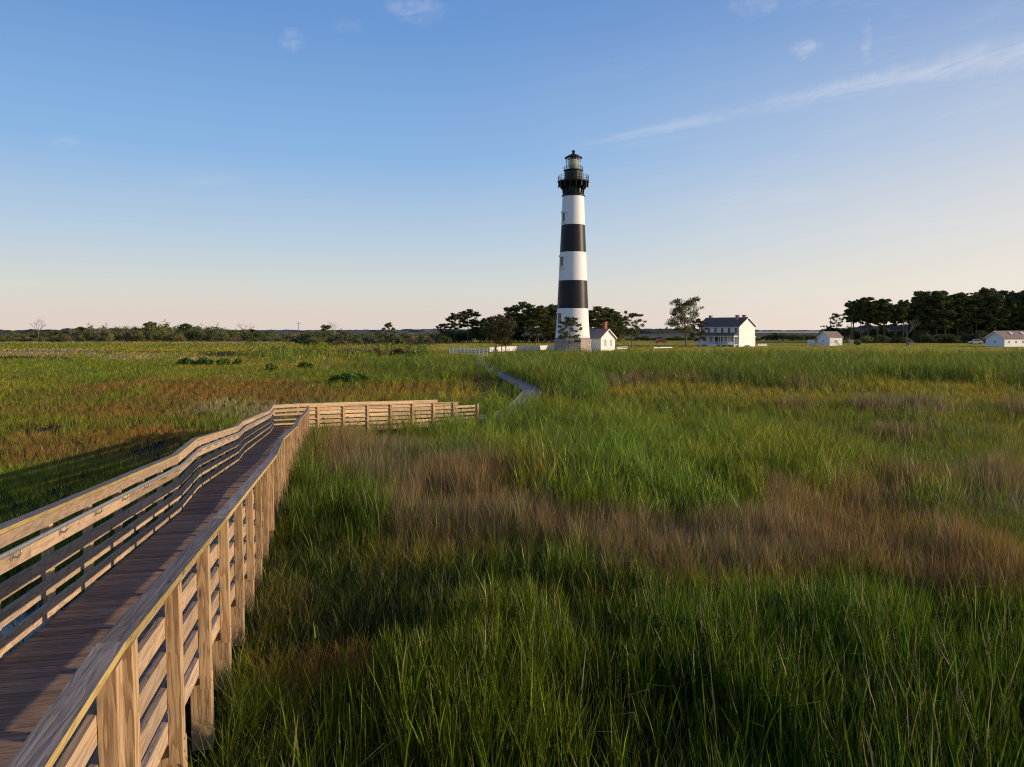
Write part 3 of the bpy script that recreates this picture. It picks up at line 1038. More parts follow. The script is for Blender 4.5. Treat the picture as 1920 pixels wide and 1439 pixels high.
# iron work
mb = MB()
mb.lathe([(2.52, Zp(369.5)), (2.70, Zp(369)), (2.72, Zp(367)), (2.50, Zp(366)), (2.46, Zp(364)), (2.32, Zp(361)), (2.30, Zp(346)), (2.6, Zp(344.5)), (2.6, Zp(343))], 48)
mb.build('gallery_drum', M['black'], lh)
brk = MB()
for i in range(16):
    a0 = VA + R(11) + i * math.pi / 8
    n_ = Vector((math.cos(a0), math.sin(a0), 0)); t = Vector((-math.sin(a0), math.cos(a0), 0)) * .11
    pr = [(2.28, Zp(365)), (2.55, Zp(364)), (2.62, Zp(357)), (2.95, Zp(352)), (3.35, Zp(349.5)), (3.42, Zp(352)), (3.58, Zp(352)), (3.6, Zp(343.2)), (2.28, Zp(343.2))]
    pts = [n_ * r0 + Vector((0, 0, z0)) - t for r0, z0 in pr]
    brk.prism(pts, t * 2)
brk.build('gallery_brackets', M['black'], lh)
mb = MB(); mb.lathe([(2.3, Zp(343.4)), (3.58, Zp(343.3)), (3.70, Zp(342.6)), (3.70, Zp(340.5)), (2.3, Zp(340.3))], 48); mb.build('gallery_floor', M['black'], lh)


def railing(name, r_, z0, h_, n, rr_):
    mb = MB()
    for i in range(n):
        a = 2 * math.pi * i / n
        p = Vector((r_ * math.cos(a), r_ * math.sin(a), z0)); mb.tube([p, p + Vector((0, 0, h_))], rr_ * 1.3, 5)
    for f_ in (.35, .68, 1.0):
        pts = [Vector((r_ * math.cos(2 * math.pi * i / 48), r_ * math.sin(2 * math.pi * i / 48), z0 + h_ * f_)) for i in range(49)]
        mb.tube(pts, rr_, 5)
    mb.build(name, M['black'], lh)


railing('gallery_railing', 3.58, Zp(340.4), 1.25, 20, .035)
mb = MB(); mb.lathe([(2.12, Zp(340.5)), (2.12, Zp(322.5)), (2.22, Zp(322)), (2.32, Zp(321)), (2.32, Zp(319.8)), (1.9, Zp(319.6))], 16, sm=False, ph=VA); mb.build('watch_room', M['black'], lh)
railing('upper_railing', 2.26, Zp(319.8), .8, 16, .022)
mb = MB(); mb.lathe([(1.72, Zp(319.6)), (1.72, Zp(297.5))], 16, sm=False, cap0=False, cap1=False, ph=VA); lg = mb.build('lantern_glazing', M['lanternglass'], lh)
mb = MB()
for i in range(16):
    a = VA + i * math.pi / 8; p = Vector((1.73 * math.cos(a), 1.73 * math.sin(a), Zp(319.7)))
    mb.tube([p, p + Vector((0, 0, Zp(297.3) - Zp(319.7)))], .035, 5)
for py in (312.2, 304.8):
    mb.tube([Vector((1.73 * math.cos(VA + k * math.pi / 8), 1.73 * math.sin(VA + k * math.pi / 8), Zp(py))) for k in range(17)], .025, 5)
mb.build('lantern_mullions', M['pane'], lg)
mb = MB()
pr = [(.35, Zp(319)), (.95, Zp(317.5))]
for k in range(9):
    z0 = Zp(317 - k * 1.95); rb = .95 + .18 * math.sin(math.pi * (k + .5) / 9)
    pr += [(rb, z0), (rb + .1, z0 + .1), (rb, z0 + .2)]
pr += [(.6, Zp(298.6)), (.2, Zp(298))]
mb.lathe(pr, 24, sm=False); mb.build('lens', M['lens'], lh)
mb = MB()
mb.lathe([(1.75, Zp(297.6)), (2.06, Zp(297.4)), (2.08, Zp(296)), (1.95, Zp(295.4)), (1.35, Zp(292.6)), (.75, Zp(290.2)), (.35, Zp(288.6)), (.26, Zp(287.2)), (.33, Zp(286.4)), (.42, Zp(285.2)), (.42, Zp(284)), (.28, Zp(282.8)), (.09, Zp(282.2)), (.04, Zp(281))], 32)
mb.build('lantern_roof', M['black'], lh)


# ------------------------------------------------------------------ white station buildings
def gable(root, L, Wd, eh, rh, roofm, wallm=None, over=.35, ends=True):
    """house body: length L along local x, width Wd along local y (front at -y), eaves eh, ridge eh+rh"""
    wallm = wallm or M['white']
    mb = MB()
    a = [(-L / 2, -Wd / 2, -.4), (L / 2, -Wd / 2, -.4), (L / 2, Wd / 2, -.4), (-L / 2, Wd / 2, -.4)]
    b = [(x, y, eh) for x, y, z in a]
    mb.poly([a[0], a[1], b[1], b[0]]); mb.poly([a[2], a[3], b[3], b[2]])
    for sx in (1, -1):
        x = sx * L / 2
        p = [(x, -Wd / 2 * sx, -.4), (x, Wd / 2 * sx, -.4), (x, Wd / 2 * sx, eh), (x, 0, eh + rh), (x, -Wd / 2 * sx, eh)]
        mb.poly(p)
    w_ = mb.build('wall', wallm, root)
    rf = MB(); th = .14; sl = rh / (Wd / 2)
    for sy in (-1, 1):
        e = sy * (Wd / 2 + over); ez = eh - sl * over
        x0, x1 = -L / 2 - over, L / 2 + over
        q = [(x0, e, ez), (x1, e, ez), (x1, 0, eh + rh), (x0, 0, eh + rh)]
        if sy > 0: q = [q[1], q[0], q[3], q[2]]
        rf.quadbox([Vector(v) + Vector((0, 0, .02)) for v in q] + [Vector(v) + Vector((0, 0, .02 + th)) for v in q])
    ro = rf.build('roof', roofm, root)
    tr = MB()
    for sx in (-1, 1):                     # white barge boards on both gables
        x = sx * (L / 2 + over)
        for sy in (-1, 1):
            e = sy * (Wd / 2 + over); ez = eh - sl * over
            p0 = Vector((x, e, ez - .16)); p1 = Vector((x, 0, eh + rh - .16))
            t_n = Vector((sx * .06, 0, 0))
            q = [p0, p1, p1 + t_n, p0 + t_n]
            if (q[1] - q[0]).cross(q[3] - q[0]).z < 0: q = [q[3], q[2], q[1], q[0]]
            tr.quadbox(q + [v + Vector((0, 0, .30)) for v in q])
    tr.build('barge_board', M['white'], ro)
    return w_, ro


def window(root, x, y, z, ww, hh, face='-y', glass='glass', label=None):
    """window on a wall whose outside looks along face"""
    ax = {'-y': (Vector((1, 0, 0)), Vector((0, -1, 0))), '+x': (Vector((0, 1, 0)), Vector((1, 0, 0))), '-x': (Vector((0, -1, 0)), Vector((-1, 0, 0)))}[face]
    c = Vector((x, y, z))

    def bx(mb, u0, u1, za, zb, d0, d1):
        q = [c + ax[0] * u0 + ax[1] * d1, c + ax[0] * u1 + ax[1] * d1, c + ax[0] * u1 + ax[1] * d0, c + ax[0] * u0 + ax[1] * d0]
        mb.quadbox([p + Vector((0, 0, za)) for p in q] + [p + Vector((0, 0, zb)) for p in q])
    fr = MB(); f = .09
    bx(fr, -ww / 2 - f, -ww / 2, -hh / 2, hh / 2, -.05, .06); bx(fr, ww / 2, ww / 2 + f, -hh / 2, hh / 2, -.05, .06)
    bx(fr, -ww / 2 - f, ww / 2 + f, hh / 2, hh / 2 + f * 1.3, -.05, .08); bx(fr, -ww / 2 - f * 1.4, ww / 2 + f * 1.4, -hh / 2 - f, -hh / 2, -.05, .10)
    fo = fr.build('window', M['white'], root)
    gl = MB(); bx(gl, -ww / 2, ww / 2, -hh / 2, hh / 2, -.05, .015); gl.build('pane', M[glass], fo)
    ms_ = MB(); bx(ms_, -ww / 2, ww / 2, -.03, .03, .015, .04); bx(ms_, -.02, .02, -hh / 2, hh / 2, .015, .035); ms_.build('sash', M['white'], fo)
    return fo


def chimney(root, x, y, z0, z1, w_=.75, parent=None):
    mb = MB()
    mb.box(x - w_ / 2, y - w_ / 2, z0, x + w_ / 2, y + w_ / 2, z1 - .25)
    mb.box(x - w_ / 2 - .07, y - w_ / 2 - .07, z1 - .25, x + w_ / 2 + .07, y + w_ / 2 + .07, z1)
    return mb.build('chimney', M['brick'], parent or root)


# keepers' house
HY = 245.0
hyaw = R(-48)
corner = AT(1385.5, 650.6, HY)                    # right front corner of the body
Lh, Wh = 14.6, 8.9
ca_, sa_ = math.cos(hyaw), math.sin(hyaw)
cx = corner.x - (Lh / 2 * ca_ - (-Wh / 2) * sa_); cyy = corner.y - (Lh / 2 * sa_ + (-Wh / 2) * ca_)
hyaw_t = hyaw
hs = empty('keepers_house', (cx, cyy, LAWN), hyaw_t, 'white two storey wooden house with front porch and three brick chimneys', 'house')
wl, rf = gable(hs, Lh, Wh, 6.35, 2.55, M['darkgrey'], over=.45)
for x, y in ((-Lh / 2 + 1.3, 0), (Lh / 2 - 2.6, -1.5), (Lh / 2 - 1.2, 0.1)):
    chimney(hs, x, y, 7.2, 9.75, .85, rf)
for i in range(6):
    window(hs, -Lh / 2 + 1.25 + i * (Lh - 2.3) / 5, -Wh / 2, 5.0, .85, 1.45)
for x in (-4.9, -2.6, 2.9, 5.2):
    window(hs, x, -Wh / 2, 2.25, .85, 1.7, glass='pane')
for x in (-.75, .75):
    d_ = MB(); d_.box(x - .5, -Wh / 2 - .05, .75, x + .5, -Wh / 2 - .01, 3.0); d_.build('door', M['shutter'], hs)
# porch
PD = 2.3
mb = MB(); mb.box(-Lh / 2 - .1, -Wh / 2 - PD, .45, Lh / 2 - .2, -Wh / 2 - .005, .65); mb.build('porch_floor', M['white'], hs)
mb = MB()
e0, e1, zlo, zhi = -Lh / 2 - .3, Lh / 2 - .05, 3.35, 4.15
q = [(e0, -Wh / 2 - PD - .3, zlo), (e1, -Wh / 2 - PD - .3, zlo), (e1 - 1.6, -Wh / 2 - .01, zhi), (e0 + 1.6, -Wh / 2 - .01, zhi)]
mb.quadbox([Vector(v) for v in q] + [Vector(v) + Vector((0, 0, .12)) for v in q])
mb.poly([(e1, -Wh / 2 - PD - .3, zlo + .06), (e1, -Wh / 2 - .01, zlo + .06), (e1 - 1.6, -Wh / 2 - .01, zhi + .06)])
mb.poly([(e0, -Wh / 2 - .01, zlo + .06), (e0, -Wh / 2 - PD - .3, zlo + .06), (e0 + 1.6, -Wh / 2 - .01, zhi + .06)])
mb.build('porch_roof', M['darkgrey'], hs)
mb = MB(); mb.box(e0 + .2, -Wh / 2 - PD, 3.05, e1 - .2, -Wh / 2 - PD + .16, 3.34); mb.box(e1 - .36, -Wh / 2 - PD + .17, 3.05, e1 - .2, -Wh / 2 - .02, 3.34); mb.build('porch_beam', M['white'], hs)
for i in range(7):
    x = -Lh / 2 + .1 + i * (Lh - .5) / 6
    mb = MB(); mb.box(x - .09, -Wh / 2 - PD + .005, .65, x + .09, -Wh / 2 - PD + .175, 3.05, axis='z'); mb.build('porch_post', M['white'], hs)
for i in range(6):
    if i == 2: continue
    rl = MB()
    x0 = -Lh / 2 + .2 + i * (Lh - .5) / 6; x1 = x0 + (Lh - .5) / 6 - .2
    rl.box(x0, -Wh / 2 - PD + .05, 1.45, x1, -Wh / 2 - PD + .11, 1.52)
    for k in range(12):
        xx = x0 + (x1 - x0) * (k + .5) / 12; rl.box(xx - .02, -Wh / 2 - PD + .06, .66, xx + .02, -Wh / 2 - PD + .10, 1.452)
    rl.build('porch_railing', M['white'], hs)
mb = MB()
for i in range(7):
    x = -Lh / 2 + .1 + i * (Lh - .5) / 6
    mb.box(x - .22, -Wh / 2 - PD + .1, -.3, x + .22, -Wh / 2 - PD + .5, .449)
mb.build('porch_pier', M['white'], hs)
mb = MB()
for k in range(3): mb.box(-1.9, -Wh / 2 - PD - .3 * (k + 1), -.2, 1.0, -Wh / 2 - PD - .3 * k - .005, .5 - .18 * k)
mb.build('steps', M['white'], hs)
# rear stoop on the right end and low white board fence
mb = MB()
mb.box(Lh / 2 - 3.4, Wh / 2 + .01, .5, Lh / 2 - .8, Wh / 2 + 1.7, .65); mb.box(Lh / 2 - 3.5, Wh / 2 + .02, 3.0, Lh / 2 - .7, Wh / 2 + 1.9, 3.15)
for x in (Lh / 2 - 3.3, Lh / 2 - .95): mb.box(x, Wh / 2 + 1.5, .651, x + .14, Wh / 2 + 1.64, 2.999)
mb.build('rear_porch', M['white'], hs)
mb = MB(); mb.box(Lh / 2 + .01, -.5, -.2, Lh / 2 + 1.3, 2.6, .55); mb.build('cellar_hatch', M['white'], hs)


def board_fence(name, pts, hgt, n_r, spacing, label, group=None, z0=LAWN, bh=.13, pw=.11, parent_mat='white'):
    root = empty(name, (pts[0][0], pts[0][1], z0), 0, label, 'fence', group)
    o = Vector((pts[0][0], pts[0][1], 0))
    rb = MB()
    allp = []
    for a, b in zip(pts, pts[1:]):
        a = Vector((a[0], a[1], 0)) - o; b = Vector((b[0], b[1], 0)) - o
        n = max(1, round((b - a).length / spacing)); t = (b - a).normalized(); nn_ = Vector((t.y, -t.x, 0))
        for k in range(n_r):
            zz = .18 + (hgt - .18 - bh) * k / max(1, n_r - 1)
            board(rb, a + nn_ * .05 + Vector((0, 0, zz)), b + nn_ * .05 + Vector((0, 0, zz)), nn_, .03, bh)
        allp += [a + (b - a) * i / n for i in range(n + (1 if b is pts[-1] else 0))]
    allp.append(Vector((pts[-1][0], pts[-1][1], 0)) - o)
    rb.build('rail', M[parent_mat], root)
    for p in allp[:80]:
        mb = MB(); mb.box(p.x - pw / 2, p.y - pw / 2, -.3, p.x + pw / 2, p.y + pw / 2, hgt + .06, axis='z'); mb.build('post', M[parent_mat], root)
    return root


f1a, f1b = AT(843, 664, 171), AT(914, 664, 161)
board_fence('board_fence', [(XA(843, 171), 171), (XA(914, 161), 161)], 1.35, 4, 1.35, 'white four rail board fence left of the lighthouse, shaded bluish side towards us', 'white board fences')
board_fence('board_fence', [(XA(917, 179), 179), (XA(1037, 200), 200)], 1.25, 5, 1.55, 'white sunlit board fence running up to the lighthouse plinth', 'white board fences', bh=.2)
p0 = (XA(1156, 205), 205)
board_fence('board_fence', [p0, (XA(1176, 212), 212)], .7, 2, 1.5, 'short low white fence right of the small brick-chimney building', 'white board fences')
board_fence('board_fence', [(XA(1226, 215), 215), (XA(1260, 221), 221)], .55, 1, 1.6, 'low single rail white fence on the lawn below the red car', 'white board fences', bh=.22)
board_fence('board_fence', [(XA(1421, 246), 246), (XA(1438, 248), 248)], .8, 3, 1.0, 'short white fence joined to the right end of the big house', 'white board fences')

# oil house beside the tower
OY = 196.0
oyaw = R(-52)
oc = AT(1126.5, 656, OY); oL, oW = 7.4, 4.9
ocx = oc.x - (oL / 2 * math.cos(oyaw) + oW / 2 * math.sin(oyaw)); ocy = oc.y - (oL / 2 * math.sin(oyaw) - oW / 2 * math.cos(oyaw))
oh = empty('oil_house', (ocx, ocy, LAWN), oyaw, 'small white one storey building with grey roof and brick chimney behind the lighthouse', 'building')
wl, rf = gable(oh, oL, oW, 3.25, 2.0, M['brownroof'], over=.35)
chimney(oh, 2.5, .1, 4.6, 7.1, .8, rf)
for y_ in (-.9, 1.05): window(oh, oL / 2, y_, 1.9, .6, 1.5, '+x', 'pane')
mb = MB(); mb.box(-5.4, -1.3, -.3, -3.72, 1.3, 3.2); mb.build('passage', M['white'], oh)

# shed
SY = 262.0
sh_ = empty('garden_shed', (XA(1564, SY), SY + 3.5, LAWN), R(38), 'small square white shed with brown roof on the lawn', 'shed')
# gable end looks left towards us, sunlit long side looks right
L3, W3 = 5.4, 5.4
root = sh_
root.rotation_euler = (0, 0, R(23))
wl, rf = gable(root, L3, W3, 2.75, 1.75, M['brownroof'], over=.25)
window(root, -L3 / 2, .1, 1.45, .5, .6, '-x', 'pane'); window(root, .1, -W3 / 2, 1.5, .45, .6, '-y', 'pane')
pb = MB(); pb.box(-1.2, -.12, -.2, 1.2, .12, 1.75); pb.box(-1.3, -.16, 1.751, 1.3, .16, 1.83)
tag(pb.build('panel_wall', M['white']), 'short white board panel standing on the lawn left of the small shed', 'screen').location = (XA(1521.5, 268), 268, LAWN)

# long low building at the right edge
BY = 240.0
lb = empty('stable_building', (XA(1912, BY + 3), BY + 6.5, LAWN), R(8), 'long low white building with brown roof and small square windows at the right edge', 'building')
L4, W4 = 14.0, 6.6
lb.rotation_euler = (0, 0, R(17.5))
wl, rf = gable(lb, L4, W4, 2.7, 2.0, M['brownroof'], over=.45)
for x in (-5.2, -2.4, .4, 3.2): window(lb, x, -W4 / 2, 1.5, .55, .6)
window(lb, -L4 / 2, 0, 1.5, .55, .65, '-x')
for x in (-3.0, 1.6):
    mb = MB(); q = [(x, -1.9, 3.72 + .16), (x + 1.0, -1.9, 3.72 + .16), (x + 1.0, -.9, 4.33 + .17), (x, -.9, 4.33 + .17)]
    mb.quadbox([Vector(v) for v in q] + [Vector(v) + Vector((0, 0, .06)) for v in q]); mb.build('skylight', M['white'], rf)


# ------------------------------------------------------------------ cars
def car(loc, rz, paint, label, L=4.6, hgt=1.7):
    r = empty('parked_car', loc, rz, label, 'car', 'parked cars')
    W_ = 1.8
    side_ = [(-L / 2, .45), (-L / 2 + .05, .95), (-L / 2 + .25, 1.05), (-L * .30, hgt - .12), (-L * .24, hgt), (L * .12, hgt), (L * .17, hgt - .05), (L * .27, 1.08), (L * .47, .95), (L / 2, .8), (L / 2, .42), (L * .40, .34), (-L * .40, .34)]
    mb = MB(); pts = [(x, -W_ / 2, z) for x, z in side_]
    mb.prism(list(reversed([Vector(p) for p in pts])), Vector((0, W_, 0)))
    body = mb.build('body', paint, r)
    mod = body.modifiers.new('bevel', 'BEVEL'); mod.width = .07; mod.segments = 3
    for sy in (-1, 1):
        mb = MB(); y_ = sy * (W_ / 2 + .006)
        for q in ([(-L * .29, 1.1), (-L * .235, hgt - .15), (-L * .07, hgt - .12), (-L * .07, 1.1)], [(-L * .05, 1.1), (-L * .05, hgt - .12), (L * .11, hgt - .12), (L * .22, 1.1)]):
            p = [(x, y_, z) for x, z in q]
            mb.poly(p if sy < 0 else list(reversed(p)))
        mb.build('window', M['glass'], r)
        mb = MB(); mb.box(L * .47, sy * .7 - .18, .68, L / 2 + .02, sy * .7 + .18, .85); mb.build('headlight', M['white'], r)
        for x in (-L * .31, L * .32):
            mb = MB(); c = Vector((x, sy * (W_ / 2 - .09), .34)); a = Vector((0, .11, 0))
            mb.tube([c - a, c + a], .34, 20); wo_ = mb.build('wheel', M['rubber'], r)
            mb = MB(); mb.tube([c + Vector((0, sy * .10, 0)), c + Vector((0, sy * .125, 0))], .2, 16); mb.build('rim', M['metal'], wo_)
    mb = MB(); mb.poly([(L * .172, -.75, hgt - .08), (L * .285, -.8, 1.12), (L * .285, .8, 1.12), (L * .172, .75, hgt - .08)]); mb.build('windscreen', M['glass'], r)
    return r


p = G(1239, 643.5, LAWN)
car((p.x, p.y, LAWN), R(8), M['carpaint'], 'dark red sport utility car parked on the grass left of the big house')
p = G(1829, 645.5, LAWN)
car((p.x, p.y, LAWN), R(170), M['white'], 'pale car parked under the pines left of the long building')
p = G(1254, 640, LAWN)
car((p.x, p.y + 30, LAWN), R(-5), M['tan'], 'pale car parked behind the red one')

# small things on the lawn
mb = MB(); mb.box(-.8, -.05, .5, .8, .05, 1.7); mb.box(-.7, -.04, -.2, -.6, .04, .499); mb.box(.6, -.04, -.2, .7, .04, .499)
p = G(1597, 647, LAWN)
tag(mb.build('information_board', M['tan']), 'tan information board on two legs just right of the small shed', 'sign').location = (p.x, p.y, LAWN)
mb = MB(); mb.box(-.9, -.5, -.1, .9, .5, 1.1); mb.box(-1.0, -.6, 1.101, 1.0, .6, 1.2)
p = G(1707, 648, LAWN)
tag(mb.build('utility_box', M['brick']), 'dark red-brown box beside the foot of the bare tree', 'box').location = (p.x, p.y, LAWN)
mb = MB(); mb.box(-.08, -.08, -.3, .08, .08, 1.5)
tag(mb.build('marker_post', M['tan']), 'thin pale yellow post left of the red car', 'post').location = (XA(1222, 240), 240, LAWN)
# utility pole on the skyline
up = MB(); up.tube([(0, 0, -1), (0, 0, 11.5)], [.22, .14], 8)
ur = empty('utility_pole', (XA(560, 560), 560, 0), 0, 'lone utility pole on the skyline above the low scrub at left', 'utility pole')
up.build('pole', M['bark'], ur)
up = MB(); up.box(-1.3, -.08, 10.3, 1.3, .08, 10.5); up.build('crossarm', M['bark'], ur)
up = MB(); up.tube([(0, 0, -1), (0, 0, 10)], [.2, .14], 8)
o = tag(up.build('utility_pole', M['bark']), 'thin dark pole rising behind the small white shed', 'utility pole'); o.location = (XA(1556, 330), 330, .5)


# ------------------------------------------------------------------ trees
def leaf_soup(centres, radii, counts, size, cols, flat=.6, seed=0):
    """leaf-size faces scattered round cluster centres -> arrays"""
    rg = np.random.default_rng(seed)
    C = np.repeat(centres, counts, axis=0); Rr = np.repeat(radii, counts)
    n = len(C)
    d = rg.normal(size=(n, 3)); d /= np.linalg.norm(d, axis=1)[:, None]
    r = rg.random(n) ** .45
    P = C + d * (Rr * r)[:, None] * np.array([1, 1, flat])
    s = size * rg.uniform(.6, 1.5, n)
    a = rg.normal(size=(n, 3)); a /= np.linalg.norm(a, axis=1)[:, None]
    a[:, 2] = a[:, 2] * .6 + .25
    b = rg.normal(size=(n, 3)); b -= (b * a).sum(1)[:, None] * a; b /= np.linalg.norm(b, axis=1)[:, None]
    V = np.stack([P - b * (s * .38)[:, None], P + b * (s * .38)[:, None], P + a * s[:, None]], 1).reshape(-1, 3)
    F3 = np.arange(n * 3).reshape(-1, 3)
    cc = np.repeat(cols[0] + (cols[1] - cols[0]) * rg.random((len(centres), 1)), counts, axis=0) * rg.uniform(.7, 1.3, (n, 1))
    return V, F3, np.repeat(cc, 3, axis=0)


GREEN_P = (np.array([.07, .095, .028]), np.array([.17, .165, .045]))
BROWN_P = (np.array([.085, .060, .028]), np.array([.13, .085, .035]))


def pine_mesh(h, cb, cw, seed, nlimb=26, clus=2, dens=70, leaf=.28, cols=GREEN_P, lean=0.0, multi=1, rr0=None, top=1.0):
    """tapered trunk with limbs and flat-topped clumps of needles; returns (trunk mesh, crown mesh)"""
    rg = random.Random(seed)
    tb = MB(); cen = []; rad_ = []
    for ms_i in range(multi):
        ox, oy = (0, 0) if multi == 1 else (rg.uniform(-1, 1) * h * .1 + (ms_i - (multi - 1) / 2) * h * .16, rg.uniform(-1, 1) * h * .08)
        hh = h * (1 if ms_i == 0 else rg.uniform(.75, .95))
        pts = []; rr = []
        lx_, ly_ = rg.uniform(-.04, .04) + lean, rg.uniform(-.04, .04)
        r0 = rr0 or h * .016
        for i in range(9):
            f = i / 8
            pts.append(Vector((ox + lx_ * hh * f + math.sin(f * 4 + seed) * .012 * hh, oy + ly_ * hh * f + math.cos(f * 3 + seed) * .012 * hh, f * hh * .97 - .3 * (1 - f))))
            rr.append(r0 * (1 - .8 * f) + .012)
        tb.tube(pts, rr, 7)

        def tp_at(f):
            k = min(7, int(f * 8)); t = f * 8 - k
            return pts[k].lerp(pts[k + 1], t)
        n = nlimb // multi
        for i in range(n):
            f = cb + (1 - cb) * (i + rg.random() * .6) / n
            f = min(f, .99)
            g_ = (f - cb) / (1 - cb)
            prf = (math.sin(math.pi * min(1, (.22 + .68 * g_))) ** .8) * (1 if top == 1.0 else top)
            ln = cw * .5 * prf * rg.uniform(.55, 1.1) / (1.0 if multi == 1 else 1.35)
            az_ = i * 2.4 + rg.uniform(-.5, .5)
            up_ = rg.uniform(.05, .45) + g_ * .35
            p0 = tp_at(f); dr = Vector((math.cos(az_), math.sin(az_), up_))
            p1 = p0 + dr * ln * .55 + Vector((0, 0, rg.uniform(-.04, .04) * ln)); p2 = p0 + dr * ln + Vector((0, 0, .12 * ln))
            tb.tube([p0, p1, p2], [r0 * .36 * (1 - .6 * f), r0 * .2, .015], 4)
            cr = cw * rg.uniform(.07, .125)
            cen.append(p2); rad_.append(cr)
            for k in range(clus):
                t = rg.uniform(.5, 1.0)
                q = p0.lerp(p2, t) + Vector((rg.uniform(-1, 1), rg.uniform(-1, 1), rg.uniform(-.2, .6))) * cw * .12
                cen.append(q); rad_.append(cr * rg.uniform(.6, 1.1))
                tb.tube([p0.lerp(p2, t * .7), q], [.03, .012], 3)
        cen.append(pts[-1]); rad_.append(cw * .12)
    cen = np.array([tuple(c) for c in cen]); rad_ = np.array(rad_)
    cnt = np.maximum(6, (dens * (rad_ / rad_.mean()) ** 1.6)).astype(int)
    V, F3, cc = leaf_soup(cen, rad_, cnt, leaf, cols, .62, seed)
    return tb.mesh('trunk', M['bark']), soup('crown', V, F3, M['needle'], cc)


def tree(name, meshes, loc, rz=0.0, sc=1.0, label='', cat='tree', group=None):
    r = empty(name, loc, rz, label, cat, group)
    r.scale = sc if isinstance(sc, tuple) else (sc, sc, sc)
    add_obj('trunk', meshes[0], r); add_obj('crown', meshes[1], r)
    return r


def place_tree(name, px, pbase, ptop, Y, wpx, seed, label, group=None, z=None, **kw):
    x = XA(px, Y); z = gz(x, Y) if z is None else z
    top = AT(px, ptop, Y).z; top -= (top - z) * .045
    return tree(name, pine_mesh(top - z, kw.pop('cb', .35), wpx * Y / FPX, seed, **kw), (x, Y, z - .05), 0, 1.0, label, 'tree', group)


# single trees near the station
place_tree('pine_tree', 1286, 651, 566, 244, 68, 21, 'large round-headed pine standing left of the white house', cb=.26, nlimb=40, clus=3, dens=58, leaf=.32, rr0=.28)
place_tree('pine_tree', 1067, 657, 597, 178, 50, 22, 'sparse pine with bare lower limbs standing in front of the lighthouse base', cb=.34, nlimb=26, clus=1, dens=85, leaf=.24, rr0=.16, top=.9)
place_tree('pine_tree', 935, 658, 593, 176, 62, 23, 'brownish three-stemmed pine behind the white fence left of the lighthouse', cb=.28, nlimb=42, clus=2, dens=70, leaf=.25, multi=3, cols=(np.array([.05, .055, .018]), np.array([.12, .085, .03])))
place_tree('pine_tree', 727, 668, 606, 165, 28, 24, 'lone slim pine among brown scrub in the open marsh', cb=.52, nlimb=20, clus=1, dens=60, leaf=.22, rr0=.1)
place_tree('pine_tree', 1184, 652, 589, 222, 46, 25, 'open-crowned pine right of the small brick-chimney building', cb=.35, nlimb=28, clus=1, dens=85, leaf=.28, lean=.02)
place_tree('dying_tree', 1310, 652, 600, 236, 32, 26, 'small reddish brown half-dead tree in front of the white house porch', cb=.22, nlimb=28, clus=2, dens=70, leaf=.24, cols=BROWN_P)
place_tree('pine_tree', 1568, 640, 589, 330, 27, 27, 'lone flat-topped pine standing behind the small white shed', cb=.55, nlimb=18, clus=2, dens=40, leaf=.34, z=.5)
place_tree('pine_tree', 1545, 640, 610, 350, 15, 28, 'small dark pine left of the lone flat-topped pine', cb=.4, nlimb=12, clus=1, dens=30, leaf=.34, z=.5)
place_tree('pine_tree', 1250, 637, 612, 400, 7, 29, 'tiny faraway pine on the skyline left of the big round pine', cb=.6, nlimb=8, clus=1, dens=20, leaf=.34, z=.3)


# bare tree before the right-hand wood, and dead snags
def bare_mesh(h, w_, seed, n=16, r0=.2):
    rg = random.Random(seed); tb = MB()

    def grow(p, d, ln, r, lv):
        q = p + d * ln * .5 + Vector((rg.uniform(-1, 1), rg.uniform(-1, 1), rg.uniform(-.5, 1))) * ln * .08
        e = p + d * ln
        tb.tube([p, q, e], [r, r * .75, r * .5], 5 if lv < 2 else 3)
        if lv >= 4: return
        for k in range(3 if lv else 5):
            a = rg.uniform(0, 6.28); sp_ = rg.uniform(.45, .95)
            dd = (d + Vector((math.cos(a) * sp_, math.sin(a) * sp_, rg.uniform(-.25, .35)))).normalized()
            grow(q.lerp(e, rg.random()), dd, ln * rg.uniform(.5, .72), r * .5, lv + 1)
    grow(Vector((0, 0, -.2)), Vector((0, 0, 1)), h * .5, r0, 0)
    return tb


p = G(1700, 652, LAWN)
tb = bare_mesh(11.5, 9, 5, r0=.17)
o = tag(tb.build('bare_tree', M['deadwood']), 'leafless grey tree with a low side branch in front of the dark pine wood', 'tree'); o.location = (XA(1700, 262), 262, LAWN)
for (px, Y, hh, lab, sd) in [(71, 400, 13, 'tall leafless snag above the scrub near the left edge', 6), (462, 430, 12, 'forked dead tree sticking up from the scrub above the boardwalk corner', 7), (627, 470, 12, 'pale bare tree right of the dark round tree on the left skyline', 8), (1590, 268, 4.0, 'small bare bush behind the shed', 9), (610, 97, 2.4, 'thin pale dead stem in the marsh left of the dark green bush', 12)]:
    x = XA(px, Y); tb = bare_mesh(hh, 4, sd, r0=hh * .018)
    o = tag(tb.build('dead_tree', M['deadwood']), lab, 'dead tree'); o.location = (x, Y, gz(x, Y))
p = G(1640, 655, LAWN)

